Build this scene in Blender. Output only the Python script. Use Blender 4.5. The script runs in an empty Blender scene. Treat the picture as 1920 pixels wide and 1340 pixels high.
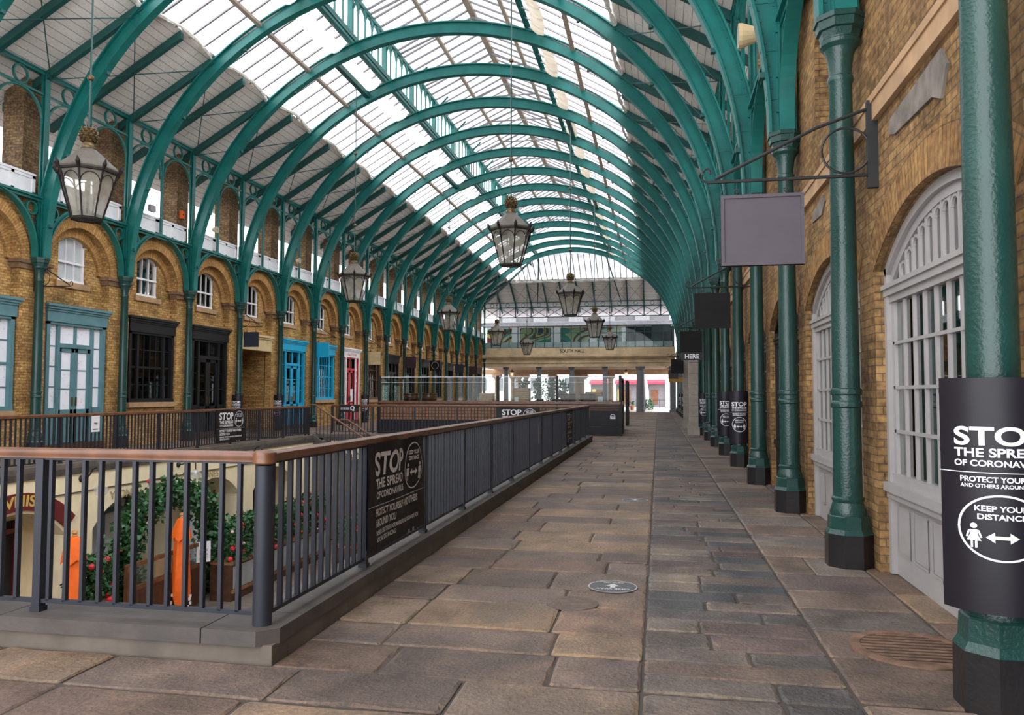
import bpy, bmesh, math, random
from mathutils import Vector, Matrix
random.seed(7)
PI = math.pi
C = bpy.context.scene.collection
SC = bpy.context.scene
# ------------------------------------------------------------------ camera
F_PX, YAW, PITCH, ROLL = 1450.0, .187, .048, .002
cam = bpy.data.cameras.new('camera'); cam_o = bpy.data.objects.new('camera', cam); C.objects.link(cam_o)
cam.sensor_width = 36.0; cam.lens = F_PX * 36 / 1920; cam.clip_start = .05; cam.clip_end = 500
cy, sy = math.cos(YAW), math.sin(YAW)
fw = Vector((-sy * math.cos(PITCH), cy * math.cos(PITCH), math.sin(PITCH)))
rt = Vector((cy, sy, 0)); upv = rt.cross(fw)
rt, upv = rt * math.cos(ROLL) + upv * math.sin(ROLL), upv * math.cos(ROLL) - rt * math.sin(ROLL)
m = Matrix.Identity(4)
for i in range(3):
    m[i][0], m[i][1], m[i][2] = rt[i], upv[i], -fw[i]
m[2][3] = 1.6
cam_o.matrix_world = m
SC.camera = cam_o
# ------------------------------------------------------------------ sky and exposure
w = bpy.data.worlds.new('overcast_sky'); SC.world = w; w.use_nodes = True
bg = w.node_tree.nodes['Background']; bg.inputs[0].default_value = (.93, .96, 1.0, 1); bg.inputs[1].default_value = 3.7
sun = bpy.data.lights.new('cloud_sun', 'SUN'); sun.energy = 2.6; sun.angle = .9; sun.color = (1, .98, .95)
sun_o = bpy.data.objects.new('cloud_sun', sun); C.objects.link(sun_o); sun_o.rotation_euler = (math.radians(14), math.radians(40), 0)
SC.view_settings.view_transform = 'Standard'; SC.view_settings.look = 'None'
SC.view_settings.exposure = 0.45; SC.view_settings.gamma = 1; SC.view_settings.use_curve_mapping = False
SC.cycles.use_denoising = True
SC.cycles.max_bounces = 10; SC.cycles.transparent_max_bounces = 24; SC.cycles.sample_clamp_indirect = 8
# ------------------------------------------------------------------ plan of the hall
S = 3.417; XR = 1.782; XL = -16.49; Y1 = 7.876; X0 = (XL + XR) / 2; HALF = (XR - XL) / 2
def YN(n): return Y1 + (n - 1) * S
CAP = 5.28; TOP = 10.4; WL = XL - .19; WR = 1.97; YE = YN(20)
ORD = ('zeroth first second third fourth fifth sixth seventh eighth ninth tenth eleventh twelfth thirteenth fourteenth fifteenth '
       'sixteenth seventeenth eighteenth nineteenth twentieth twenty-first twenty-second twenty-third').split()
# ------------------------------------------------------------------ materials
def nt(name):
    m = bpy.data.materials.new(name); m.use_nodes = True
    t = m.node_tree; return m, t, t.nodes['Principled BSDF']
def N(t, typ, **kw):
    n = t.nodes.new(typ)
    for k, v in kw.items():
        if k in n.inputs: n.inputs[k].default_value = v
        else: setattr(n, k, v)
    return n
def mat(name, col, rough=.5, metal=0, var=.12, vs=4.0, bump=0.0, bs=40.0, spec=.5, emit=None):
    m, t, p = nt(name)
    p.inputs['Roughness'].default_value = rough; p.inputs['Metallic'].default_value = metal
    p.inputs['Specular IOR Level'].default_value = spec
    tc = N(t, 'ShaderNodeTexCoord')
    if var > 0:
        no = N(t, 'ShaderNodeTexNoise', Scale=vs, Detail=5.0); t.links.new(tc.outputs['Object'], no.inputs['Vector'])
        mp = N(t, 'ShaderNodeMapRange'); mp.inputs['From Min'].default_value = .3; mp.inputs['From Max'].default_value = .7
        mp.inputs['To Min'].default_value = 1 - var; mp.inputs['To Max'].default_value = 1 + var
        t.links.new(no.outputs['Fac'], mp.inputs['Value'])
        mx = N(t, 'ShaderNodeMix', data_type='RGBA', blend_type='MULTIPLY'); mx.inputs['Factor'].default_value = 1
        mx.inputs[6].default_value = (*col, 1); t.links.new(mp.outputs[0], mx.inputs[7])
        t.links.new(mx.outputs[2], p.inputs['Base Color'])
    else:
        p.inputs['Base Color'].default_value = (*col, 1)
    if bump > 0:
        n2 = N(t, 'ShaderNodeTexNoise', Scale=bs, Detail=3.0); t.links.new(tc.outputs['Object'], n2.inputs['Vector'])
        b = N(t, 'ShaderNodeBump', Strength=bump, Distance=.01); t.links.new(n2.outputs['Fac'], b.inputs['Height'])
        t.links.new(b.outputs[0], p.inputs['Normal'])
    if emit:
        p.inputs['Emission Color'].default_value = (*col, 1); p.inputs['Emission Strength'].default_value = emit
    return m
def brick(name, c1, c2, mortar, bw=.225, rh=.075, ms=.006, dark=.45, off=.5, bstr=.6):
    m, t, p = nt(name); p.inputs['Roughness'].default_value = .85; p.inputs['Specular IOR Level'].default_value = .2
    uv = N(t, 'ShaderNodeUVMap')
    br = N(t, 'ShaderNodeTexBrick', offset=off)
    for k, v in {'Color1': (*c1, 1), 'Color2': (*c2, 1), 'Mortar': (*mortar, 1), 'Scale': 1.0, 'Mortar Size': ms, 'Mortar Smooth': .2,
                 'Bias': 0.0, 'Brick Width': bw, 'Row Height': rh}.items(): br.inputs[k].default_value = v
    t.links.new(uv.outputs[0], br.inputs['Vector'])
    no = N(t, 'ShaderNodeTexNoise', Scale=.9, Detail=6.0); t.links.new(uv.outputs[0], no.inputs['Vector'])
    n3 = N(t, 'ShaderNodeTexNoise', Scale=14.0, Detail=4.0); t.links.new(uv.outputs[0], n3.inputs['Vector'])
    ad = N(t, 'ShaderNodeMath', operation='ADD'); t.links.new(no.outputs['Fac'], ad.inputs[0]); t.links.new(n3.outputs['Fac'], ad.inputs[1])
    mp = N(t, 'ShaderNodeMapRange'); mp.inputs['From Min'].default_value = .75; mp.inputs['From Max'].default_value = 1.25
    mp.inputs['To Min'].default_value = 1 - dark; mp.inputs['To Max'].default_value = 1 + dark * .6
    t.links.new(ad.outputs[0], mp.inputs['Value'])
    mx = N(t, 'ShaderNodeMix', data_type='RGBA', blend_type='MULTIPLY'); mx.inputs['Factor'].default_value = 1
    t.links.new(br.outputs['Color'], mx.inputs[6]); t.links.new(mp.outputs[0], mx.inputs[7])
    t.links.new(mx.outputs[2], p.inputs['Base Color'])
    b = N(t, 'ShaderNodeBump', Strength=bstr, Distance=.008, invert=True); t.links.new(br.outputs['Fac'], b.inputs['Height'])
    t.links.new(b.outputs[0], p.inputs['Normal'])
    return m
def glass(name, tint=(.9, .95, .95), clear=.8, rough=.02, refl=1.0):
    m = bpy.data.materials.new(name); m.use_nodes = True; t = m.node_tree
    for n in list(t.nodes):
        if n.type != 'OUTPUT_MATERIAL': t.nodes.remove(n)
    o = [n for n in t.nodes if n.type == 'OUTPUT_MATERIAL'][0]
    tr = N(t, 'ShaderNodeBsdfTransparent'); tr.inputs[0].default_value = (tint[0] * clear, tint[1] * clear, tint[2] * clear, 1)
    gl = N(t, 'ShaderNodeBsdfGlossy', Roughness=rough); gl.inputs[0].default_value = (1, 1, 1, 1)
    fr = N(t, 'ShaderNodeFresnel', IOR=1.5); mx = N(t, 'ShaderNodeMixShader'); ml = N(t, 'ShaderNodeMath', operation='MULTIPLY'); ml.inputs[1].default_value = refl
    t.links.new(fr.outputs[0], ml.inputs[0]); t.links.new(ml.outputs[0], mx.inputs[0]); t.links.new(tr.outputs[0], mx.inputs[1]); t.links.new(gl.outputs[0], mx.inputs[2])
    t.links.new(mx.outputs[0], o.inputs[0]); return m
def frost(name, trans, diff, col=(.93, .94, .96), scale=0.0):
    """roof glazing and netting: lets the sky through, scatters the rest"""
    m = bpy.data.materials.new(name); m.use_nodes = True; t = m.node_tree
    for n in list(t.nodes):
        if n.type != 'OUTPUT_MATERIAL': t.nodes.remove(n)
    o = [n for n in t.nodes if n.type == 'OUTPUT_MATERIAL'][0]
    tr = N(t, 'ShaderNodeBsdfTransparent'); tl = N(t, 'ShaderNodeBsdfTranslucent'); df = N(t, 'ShaderNodeBsdfDiffuse')
    tr.inputs[0].default_value = (1, 1, 1, 1)
    tl.inputs[0].default_value = (*col, 1); df.inputs[0].default_value = (*col, 1)
    a = N(t, 'ShaderNodeMixShader'); a.inputs[0].default_value = diff
    t.links.new(tl.outputs[0], a.inputs[1]); t.links.new(df.outputs[0], a.inputs[2])
    b = N(t, 'ShaderNodeMixShader'); b.inputs[0].default_value = trans
    if scale:
        tc = N(t, 'ShaderNodeTexCoord'); no = N(t, 'ShaderNodeTexNoise', Scale=scale, Detail=6.0)
        t.links.new(tc.outputs['Object'], no.inputs['Vector'])
        mp = N(t, 'ShaderNodeMapRange'); mp.inputs['From Min'].default_value = .35; mp.inputs['From Max'].default_value = .7
        mp.inputs['To Min'].default_value = max(0, trans - .25); mp.inputs['To Max'].default_value = min(1, trans + .25)
        t.links.new(no.outputs['Fac'], mp.inputs['Value']); t.links.new(mp.outputs[0], b.inputs[0])
    t.links.new(a.outputs[0], b.inputs[1]); t.links.new(tr.outputs[0], b.inputs[2]); t.links.new(b.outputs[0], o.inputs[0]); return m
def slabmat(name):
    m, t, p = nt(name); p.inputs['Specular IOR Level'].default_value = .35
    at = N(t, 'ShaderNodeAttribute', attribute_name='tint'); tc = N(t, 'ShaderNodeTexCoord')
    n1 = N(t, 'ShaderNodeTexNoise', Scale=2.2, Detail=8.0, Roughness=.65); n2 = N(t, 'ShaderNodeTexNoise', Scale=38.0, Detail=5.0)
    for n in (n1, n2): t.links.new(tc.outputs['Object'], n.inputs['Vector'])
    ad = N(t, 'ShaderNodeMath', operation='MULTIPLY_ADD'); ad.inputs[1].default_value = .55
    t.links.new(n2.outputs['Fac'], ad.inputs[0]); t.links.new(n1.outputs['Fac'], ad.inputs[2])
    mp = N(t, 'ShaderNodeMapRange'); mp.inputs['From Min'].default_value = .5; mp.inputs['From Max'].default_value = 1.05
    mp.inputs['To Min'].default_value = .42; mp.inputs['To Max'].default_value = 1.5; t.links.new(ad.outputs[0], mp.inputs['Value'])
    n4 = N(t, 'ShaderNodeTexNoise', Scale=1.15, Detail=9.0, Roughness=.7, Distortion=.6); t.links.new(tc.outputs['Object'], n4.inputs['Vector'])
    w4 = N(t, 'ShaderNodeMapRange'); w4.inputs['From Min'].default_value = .46; w4.inputs['From Max'].default_value = .66; t.links.new(n4.outputs['Fac'], w4.inputs['Value'])
    wm = N(t, 'ShaderNodeMix', data_type='RGBA', blend_type='MULTIPLY'); t.links.new(w4.outputs[0], wm.inputs['Factor']); t.links.new(at.outputs['Color'], wm.inputs[6]); wm.inputs[7].default_value = (1.48, 1.38, 1.20, 1)
    mx = N(t, 'ShaderNodeMix', data_type='RGBA', blend_type='MULTIPLY'); mx.inputs['Factor'].default_value = 1
    t.links.new(wm.outputs[2], mx.inputs[6]); t.links.new(mp.outputs[0], mx.inputs[7]); t.links.new(mx.outputs[2], p.inputs['Base Color'])
    r = N(t, 'ShaderNodeMapRange'); r.inputs['To Min'].default_value = .45; r.inputs['To Max'].default_value = .8
    t.links.new(n1.outputs['Fac'], r.inputs['Value']); t.links.new(r.outputs[0], p.inputs['Roughness'])
    b = N(t, 'ShaderNodeBump', Strength=.8, Distance=.025); t.links.new(ad.outputs[0], b.inputs['Height']); t.links.new(b.outputs[0], p.inputs['Normal'])
    return m
def mural(name):
    m, t, p = nt(name); p.inputs['Roughness'].default_value = .25
    tc = N(t, 'ShaderNodeTexCoord'); mp = N(t, 'ShaderNodeMapping'); mp.inputs['Scale'].default_value = (.30, 1, .55)
    t.links.new(tc.outputs['Object'], mp.inputs['Vector'])
    no = N(t, 'ShaderNodeTexNoise', Scale=.8, Detail=.6, Distortion=1.1); t.links.new(mp.outputs[0], no.inputs['Vector'])
    cr = N(t, 'ShaderNodeValToRGB'); cr.color_ramp.interpolation = 'CONSTANT'
    e = cr.color_ramp.elements; e[0].position = 0; e[0].color = (.06, .12, .20, 1); e[1].position = .34; e[1].color = (.07, .36, .28, 1)
    for pos, c in ((.42, (.55, .66, .36, 1)), (.47, (.20, .07, .08, 1)), (.50, (.62, .70, .48, 1)), (.54, (.10, .30, .27, 1)), (.58, (.30, .05, .06, 1)), (.62, (.72, .66, .22, 1)), (.68, (.10, .13, .22, 1))):
        x = e.new(pos); x.color = c
    t.links.new(no.outputs['Fac'], cr.inputs[0]); t.links.new(cr.outputs[0], p.inputs['Base Color']); return m
M = {}
M['steel'] = mat('teal_paint', (.006, .122, .108), .38, var=.2, vs=2.0, spec=.4)
M['steel2'] = mat('dark_teal_paint', (.009, .078, .072), .45, var=.15, vs=2.0)
M['col'] = mat('column_paint', (.0105, .047, .040), .27, var=.15, vs=3.0, bump=.38, bs=50)
M['black'] = mat('black_paint', (.012, .011, .012), .35, var=.2, bump=.25, bs=30)
M['iron'] = mat('wrought_iron', (.012, .012, .013), .5)
M['slate'] = mat('railing_paint', (.022, .0235, .033), .45, var=.1, spec=.35)
M['wood'] = mat('handrail_wood', (.155, .062, .030), .32, var=.35, vs=6)
M['wood2'] = mat('slat_wood', (.24, .112, .052), .5, var=.35, vs=5)
M['wood3'] = mat('pale_crate_wood', (.50, .24, .09), .6, var=.3, vs=8)
M['woodd'] = mat('dark_wood', (.07, .028, .015), .5, var=.4, vs=6)
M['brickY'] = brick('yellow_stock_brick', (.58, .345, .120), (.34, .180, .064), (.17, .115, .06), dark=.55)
M['brickR'] = brick('shaded_stock_brick', (.33, .192, .075), (.185, .102, .044), (.13, .09, .055), dark=.6)  # stock brick with the right wall's shade put into its colour
M['brickD'] = brick('sooty_brick', (.24, .15, .075), (.13, .078, .040), (.09, .07, .05), dark=.7)
M['brickB'] = brick('shaded_arch_brick', (.34, .19, .072), (.23, .115, .045), (.13, .09, .05), bw=.30, rh=.075, off=0, dark=.6)  # arch brick darkened to match the shade painted into the right wall
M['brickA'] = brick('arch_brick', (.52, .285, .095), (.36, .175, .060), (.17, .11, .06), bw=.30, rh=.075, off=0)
M['stone'] = mat('sandstone', (.40, .245, .13), .8, var=.22, vs=3, bump=.3, bs=20)
M['stoneP'] = mat('pale_stone', (.36, .31, .26), .8, var=.18, vs=3, bump=.2)
M['stoneG'] = mat('grey_granite', (.20, .20, .215), .7, var=.18, vs=8)
M['sandB'] = mat('portico_stone', (.66, .50, .31), .8, var=.22, vs=1.2, bump=.2)
M['sandD'] = mat('brown_stone', (.27, .16, .09), .8, var=.3, vs=1.5)
M['slab'] = slabmat('york_stone')
M['joint'] = mat('joint_dirt', (.060, .050, .042), .95)
M['curb'] = mat('curb_stone', (.13, .105, .085), .75, var=.3, vs=3, bump=.35, bs=18)
M['curbd'] = mat('dark_coping', (.074, .062, .056), .6, var=.3, vs=4, bump=.3, bs=25)
M['cream'] = mat('cream_render', (.92, .79, .54), .7, var=.06)
M['white'] = mat('white_paint', (.82, .80, .83), .45, var=.05)
M['offw'] = mat('off_white_joinery', (.345, .322, .312), .45, var=.06)
M['teal'] = mat('grey_blue_joinery', (.095, .205, .230), .5, var=.12)
M['cyan'] = mat('bright_blue_joinery', (.005, .36, .60), .45, var=.08)
M['red'] = mat('red_joinery', (.56, .012, .022), .4, var=.1)
M['blackj'] = mat('black_joinery', (.011, .010, .011), .45, spec=.3)
M['greyb'] = mat('grey_sign_board', (.090, .076, .090), .6, var=.05, spec=.2)
M['charb'] = mat('charcoal_sign_board', (.0105, .010, .0105), .6, spec=.15)
M['signb'] = mat('poster_black', (.013, .011, .016), .4, var=.06, spec=.3)
M['banner'] = mat('banner_black', (.010, .0085, .0085), .5, spec=.25, bump=.4, bs=7)
M['ink'] = mat('white_print', (.80, .78, .82), .5, var=0)
M['inkg'] = mat('grey_print', (.56, .53, .51), .5, var=0)
M['inkd'] = mat('dark_print', (.022, .018, .016), .6, var=0)
M['gold'] = mat('gilt_bronze', (.13, .085, .035), .38, metal=.55, var=.35, vs=12)
M['lampr'] = mat('lantern_zinc', (.112, .097, .080), .55, var=.2, vs=6, spec=.3)
M['lampf'] = mat('lantern_bronze', (.014, .010, .009), .5, spec=.2)
M['lampg'] = frost('lantern_glass', .45, .55, (.50, .46, .39), 2.5)
M['clear'] = glass('clear_glass', (.90, .96, .94), .9, refl=.3)
M['globe'] = frost('globe_glass', .6, .3, (.8, .8, .78))
M['smudge'] = mat('lettering_smudge', (.165, .140, .118), .85, var=.35, vs=6)
M['impost'] = mat('sooty_impost_brick', (.17, .095, .050), .8, var=.35, vs=5)
M['bark'] = mat('bar_black_panel', (.016, .016, .020), .5, spec=.25)
M['pane'] = glass('window_glass', (.8, .85, .87), .6, refl=.35)
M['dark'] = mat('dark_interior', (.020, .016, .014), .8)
M['mid'] = mat('shop_interior', (.09, .06, .045), .8, var=.6, vs=2)
M['paper'] = mat('white_paper', (.84, .83, .90), .7, var=.03)
M['board'] = brick('roof_boards', (.86, .79, .74), (.78, .71, .665), (.36, .32, .30), bw=6, rh=.24, ms=.012, dark=.12, bstr=.2)
M['glaze'] = frost('roof_glazing', .6, .3, (.93, .94, .97), .9)
M['glazn'] = frost('netted_glazing', .05, .5, (.36, .365, .38), 1.2)
M['bar'] = mat('glazing_bar', (.30, .275, .29), .6)
M['barb'] = mat('weathered_purlin', (.36, .28, .215), .7)
M['net'] = frost('white_netting', .2, .55, (.86, .83, .78), 6)
M['netr'] = mat('rolled_netting', (.74, .69, .62), .9, var=.3, vs=9, bump=.5, bs=20)
M['netb'] = frost('dusty_netting', .07, .72, (.62, .52, .40))
M['mural'] = mural('coloured_glass_panels')
M['canopy'] = mat('pale_canopy', (.80, .79, .88), .5)
M['leaf'] = mat('leaf_green', (.022, .085, .022), .45, var=.6, vs=9)
M['leaf2'] = mat('fern_green', (.05, .15, .06), .5, var=.5, vs=9)
M['flower'] = mat('red_flower', (.60, .02, .035), .5, var=.3, vs=10)
M['pinkf'] = mat('pink_flower', (.75, .45, .50), .5, var=.3, vs=10)
M['orange'] = mat('orange_canvas', (.90, .145, .010), .65, var=.12, vs=5)
M['terra'] = mat('terracotta', (.42, .13, .05), .7)
M['maroon'] = mat('maroon_paint', (.14, .012, .016), .5)
M['ygold'] = mat('gold_letters', (.62, .42, .10), .5, var=0)
M['mesh'] = mat('grey_screen', (.30, .31, .32), .6)
M['rust'] = mat('rusty_iron', (.165, .092, .058), .75, var=.45, vs=9, bump=.5, bs=40)
M['cover'] = mat('worn_iron_cover', (.120, .085, .066), .7, var=.35, vs=14, bump=.6, bs=60)
M['sticker'] = mat('grey_floor_sticker', (.085, .085, .088), .6, var=.3, vs=12)
M['facade'] = mat('white_stucco', (.72, .70, .68), .8)
M['facadg'] = mat('grey_shopfront', (.16, .15, .165), .6)
M['awning'] = mat('red_awning', (.62, .035, .07), .7)
M['brownb'] = mat('brown_sign_board', (.028, .010, .012), .5)
M['navyb'] = mat('navy_sign_board', (.014, .018, .032), .5)
M['creamb'] = mat('cream_sign_board', (.58, .44, .24), .6)
M['slateroof'] = mat('slate_roof', (.10, .10, .11), .7)
M['pave'] = mat('outdoor_paving', (.36, .33, .31), .8, var=.2)
M['yel'] = mat('ochre_sign_board', (.42, .22, .03), .6)
# ------------------------------------------------------------------ mesh builder
_tc = {}
def text_geo(s):
    if s not in _tc:
        cu = bpy.data.curves.new('lettering', 'FONT'); cu.body = s; cu.size = 1; cu.align_x = 'LEFT'; cu.offset = .028
        o = bpy.data.objects.new('lettering', cu); C.objects.link(o)
        me = bpy.data.meshes.new_from_object(o.evaluated_get(bpy.context.evaluated_depsgraph_get()))
        vs = [(v.co.x, v.co.y) for v in me.vertices]; fs = [tuple(p.vertices) for p in me.polygons]
        bpy.data.objects.remove(o); bpy.data.curves.remove(cu); bpy.data.meshes.remove(me)
        _tc[s] = (vs, fs)
    return _tc[s]
class B:
    def __init__(s, tf=None): s.v = []; s.f = []; s.uv = {}; s.tf = tf; s.col = {}
    def add(s, vs, fs, uvs=None):
        o = len(s.v); s.v += [s.tf(p) if s.tf else p for p in vs]
        for k, f in enumerate(fs):
            if uvs: s.uv[len(s.f)] = uvs[k]
            s.f.append(tuple(i + o for i in f))
        return s
    def box(s, x0, x1, y0, y1, z0, z1):
        v = [(x, y, z) for z in (z0, z1) for y in (y0, y1) for x in (x0, x1)]
        return s.add(v, [(0, 2, 3, 1), (4, 5, 7, 6), (0, 1, 5, 4), (2, 6, 7, 3), (0, 4, 6, 2), (1, 3, 7, 5)])
    def cb(s, c, d): return s.box(c[0] - d[0] / 2, c[0] + d[0] / 2, c[1] - d[1] / 2, c[1] + d[1] / 2, c[2] - d[2] / 2, c[2] + d[2] / 2)
    def prism(s, poly, fn, a, b):
        """poly of 2D points, fn(p, t) -> 3D, from t=a to t=b, capped"""
        n = len(poly); v = [fn(p, a) for p in poly] + [fn(p, b) for p in poly]
        return s.add(v, [tuple(range(n))[::-1], tuple(range(n, 2 * n))] + [(i, (i + 1) % n, n + (i + 1) % n, n + i) for i in range(n)])
    def lathe(s, prof, c=(0, 0, 0), seg=24, rot=0, a0=0, a1=2 * PI, cap=True):
        full = abs(a1 - a0 - 2 * PI) < 1e-6; k = seg if full else seg + 1; v = []
        for z, r in prof:
            for i in range(k):
                a = rot + a0 + (a1 - a0) * i / seg; v.append((c[0] + r * math.cos(a), c[1] + r * math.sin(a), c[2] + z))
        f = []
        for j in range(len(prof) - 1):
            for i in range(seg):
                i2 = (i + 1) % k; f.append((j * k + i, j * k + i2, (j + 1) * k + i2, (j + 1) * k + i))
        if cap and full:
            f.append(tuple(range(k))[::-1]); f.append(tuple((len(prof) - 1) * k + i for i in range(k)))
        return s.add(v, f)
    def tube(s, pts, r, seg=8, closed=False):
        pts = [Vector(p) for p in pts]; n = len(pts); v = []
        rr = r if isinstance(r, (list, tuple)) else [r] * n
        for i, p in enumerate(pts):
            a = pts[i - 1] if (i > 0 or closed) else p; b = pts[(i + 1) % n] if (i < n - 1 or closed) else p
            t = (b - a).normalized(); u = t.cross(Vector((0, 0, 1)))
            if u.length < .05: u = t.cross(Vector((0, 1, 0)))
            u.normalize(); w_ = u.cross(t)
            for k in range(seg):
                q = 2 * PI * k / seg; d = (u * math.cos(q) + w_ * math.sin(q)) * rr[i]; v.append(tuple(p + d))
        f = []
        for i in range(n if closed else n - 1):
            for k in range(seg):
                j = (i + 1) % n; f.append((i * seg + k, i * seg + (k + 1) % seg, j * seg + (k + 1) % seg, j * seg + k))
        if not closed: f += [tuple(range(seg)), tuple((n - 1) * seg + k for k in range(seg))]
        return s.add(v, f)
    def ring(s, fn, c, r0, r1, x0, x1, a0=0, a1=PI, seg=24, uvs=False):
        """flat arch or ring: in-plane (p, q) around c, thickness x0..x1; fn(x, p, q)"""
        full = abs(a1 - a0 - 2 * PI) < 1e-6; v = []; f = []; U = []
        for i in range(seg + 1):
            a = a0 + (a1 - a0) * i / seg; ca, sa = math.cos(a), math.sin(a)
            for x in (x0, x1):
                for r in (r0, r1): v.append(fn(x, c[0] + r * ca, c[1] + r * sa))
        R = (r0 + r1) / 2
        for i in range(seg):
            k = i * 4; l = (a1 - a0) / seg * R; u0, u1 = l * i, l * (i + 1); d = r1 - r0; t = abs(x1 - x0)
            f += [(k, k + 1, k + 5, k + 4), (k + 2, k + 6, k + 7, k + 3), (k, k + 4, k + 6, k + 2), (k + 1, k + 3, k + 7, k + 5)]
            U += [[(0, u0), (d, u0), (d, u1), (0, u1)], [(0, u0), (0, u1), (d, u1), (d, u0)], [(0, u0), (0, u1), (t, u1), (t, u0)], [(0, u0), (t, u0), (t, u1), (0, u1)]]
        if not full:
            e = seg * 4; f += [(0, 2, 3, 1), (e, e + 1, e + 3, e + 2)]; U += [[(0, 0), (.1, 0), (.1, .1), (0, .1)]] * 2
        return s.add(v, f, U if uvs else None)
    def text(s, body, size, at, fn, align='l', width=None):
        vs, fs = text_geo(body); x0 = min(v[0] for v in vs); x1 = max(v[0] for v in vs)
        k = size / .70; kx = k if not width else width / (x1 - x0); ww = (x1 - x0) * kx
        ox = at[0] - {'l': 0, 'c': ww / 2, 'r': ww}[align]
        return s.add([fn(ox + (x - x0) * kx, at[1] + y * k) for x, y in vs], fs)
    def flat(s, poly, fn): return s.add([fn(*p) for p in poly], [tuple(range(len(poly)))])
    def band(s, outer, inner, fn):
        n = len(outer); return s.add([fn(*p) for p in outer] + [fn(*p) for p in inner], [(i, (i + 1) % n, n + (i + 1) % n, n + i) for i in range(n)])
    def obj(s, name, mt, parent=None, loc=None, smooth=False, fix=True, tint=None):
        me = bpy.data.meshes.new(name); me.from_pydata(s.v, [], s.f)
        uvl = me.uv_layers.new(name='UVMap')
        for p in me.polygons:
            q = s.uv.get(p.index)
            if q:
                for k, li in enumerate(p.loop_indices): uvl.data[li].uv = q[k]
            else:
                n = p.normal; ax = max(range(3), key=lambda i: abs(n[i]))
                for li in p.loop_indices:
                    co = me.vertices[me.loops[li].vertex_index].co
                    uvl.data[li].uv = (co.y, co.z) if ax == 0 else (co.x, co.z) if ax == 1 else (co.y, co.x)
        if fix:
            bm = bmesh.new(); bm.from_mesh(me); bmesh.ops.recalc_face_normals(bm, faces=bm.faces); bm.to_mesh(me); bm.free()
        if smooth:
            for p in me.polygons: p.use_smooth = True
            me.set_sharp_from_angle(angle=math.radians(38))
        if tint:
            ca = me.color_attributes.new('tint', 'FLOAT_COLOR', 'CORNER')
            for p in me.polygons:
                c = tint[p.index]
                for li in p.loop_indices: ca.data[li].color = (*c, 1)
        me.materials.append(M[mt] if isinstance(mt, str) else mt)
        o = bpy.data.objects.new(name, me); C.objects.link(o)
        if parent: o.parent = parent
        if loc: o.location = loc
        return o
def tag(o, label, cat, group=None, kind=None):
    o['label'] = label
    if cat: o['category'] = cat
    if group: o['group'] = group
    if kind: o['kind'] = kind
    return o
def thing(name, label, cat, loc=(0, 0, 0), rotz=0, group=None, kind=None):
    o = bpy.data.objects.new(name, None); C.objects.link(o); o.location = loc; o.rotation_euler = (0, 0, rotz)
    o.empty_display_size = .2
    return tag(o, label, cat, group, kind or 'thing')
def struct(o, label): o['kind'] = 'structure'; o['label'] = label; return o
def dup(root, loc, rotz=0, label=None):
    def cp(o, par):
        c = o.copy(); C.objects.link(c)
        if par: c.parent = par
        for ch in kids.get(o, ()): cp(ch, c)
        return c
    kids = {}
    st = [root]
    while st:
        o = st.pop(); kids[o] = list(o.children); st += kids[o]
    r = cp(root, None); r.location = loc; r.rotation_euler = (0, 0, rotz)
    if label: r['label'] = label
    return r
def fx(x, p, q): return (x, p, q)      # rings in the y-z plane
def fy(y, p, q): return (p, y, q)      # rings in the x-z plane
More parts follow.
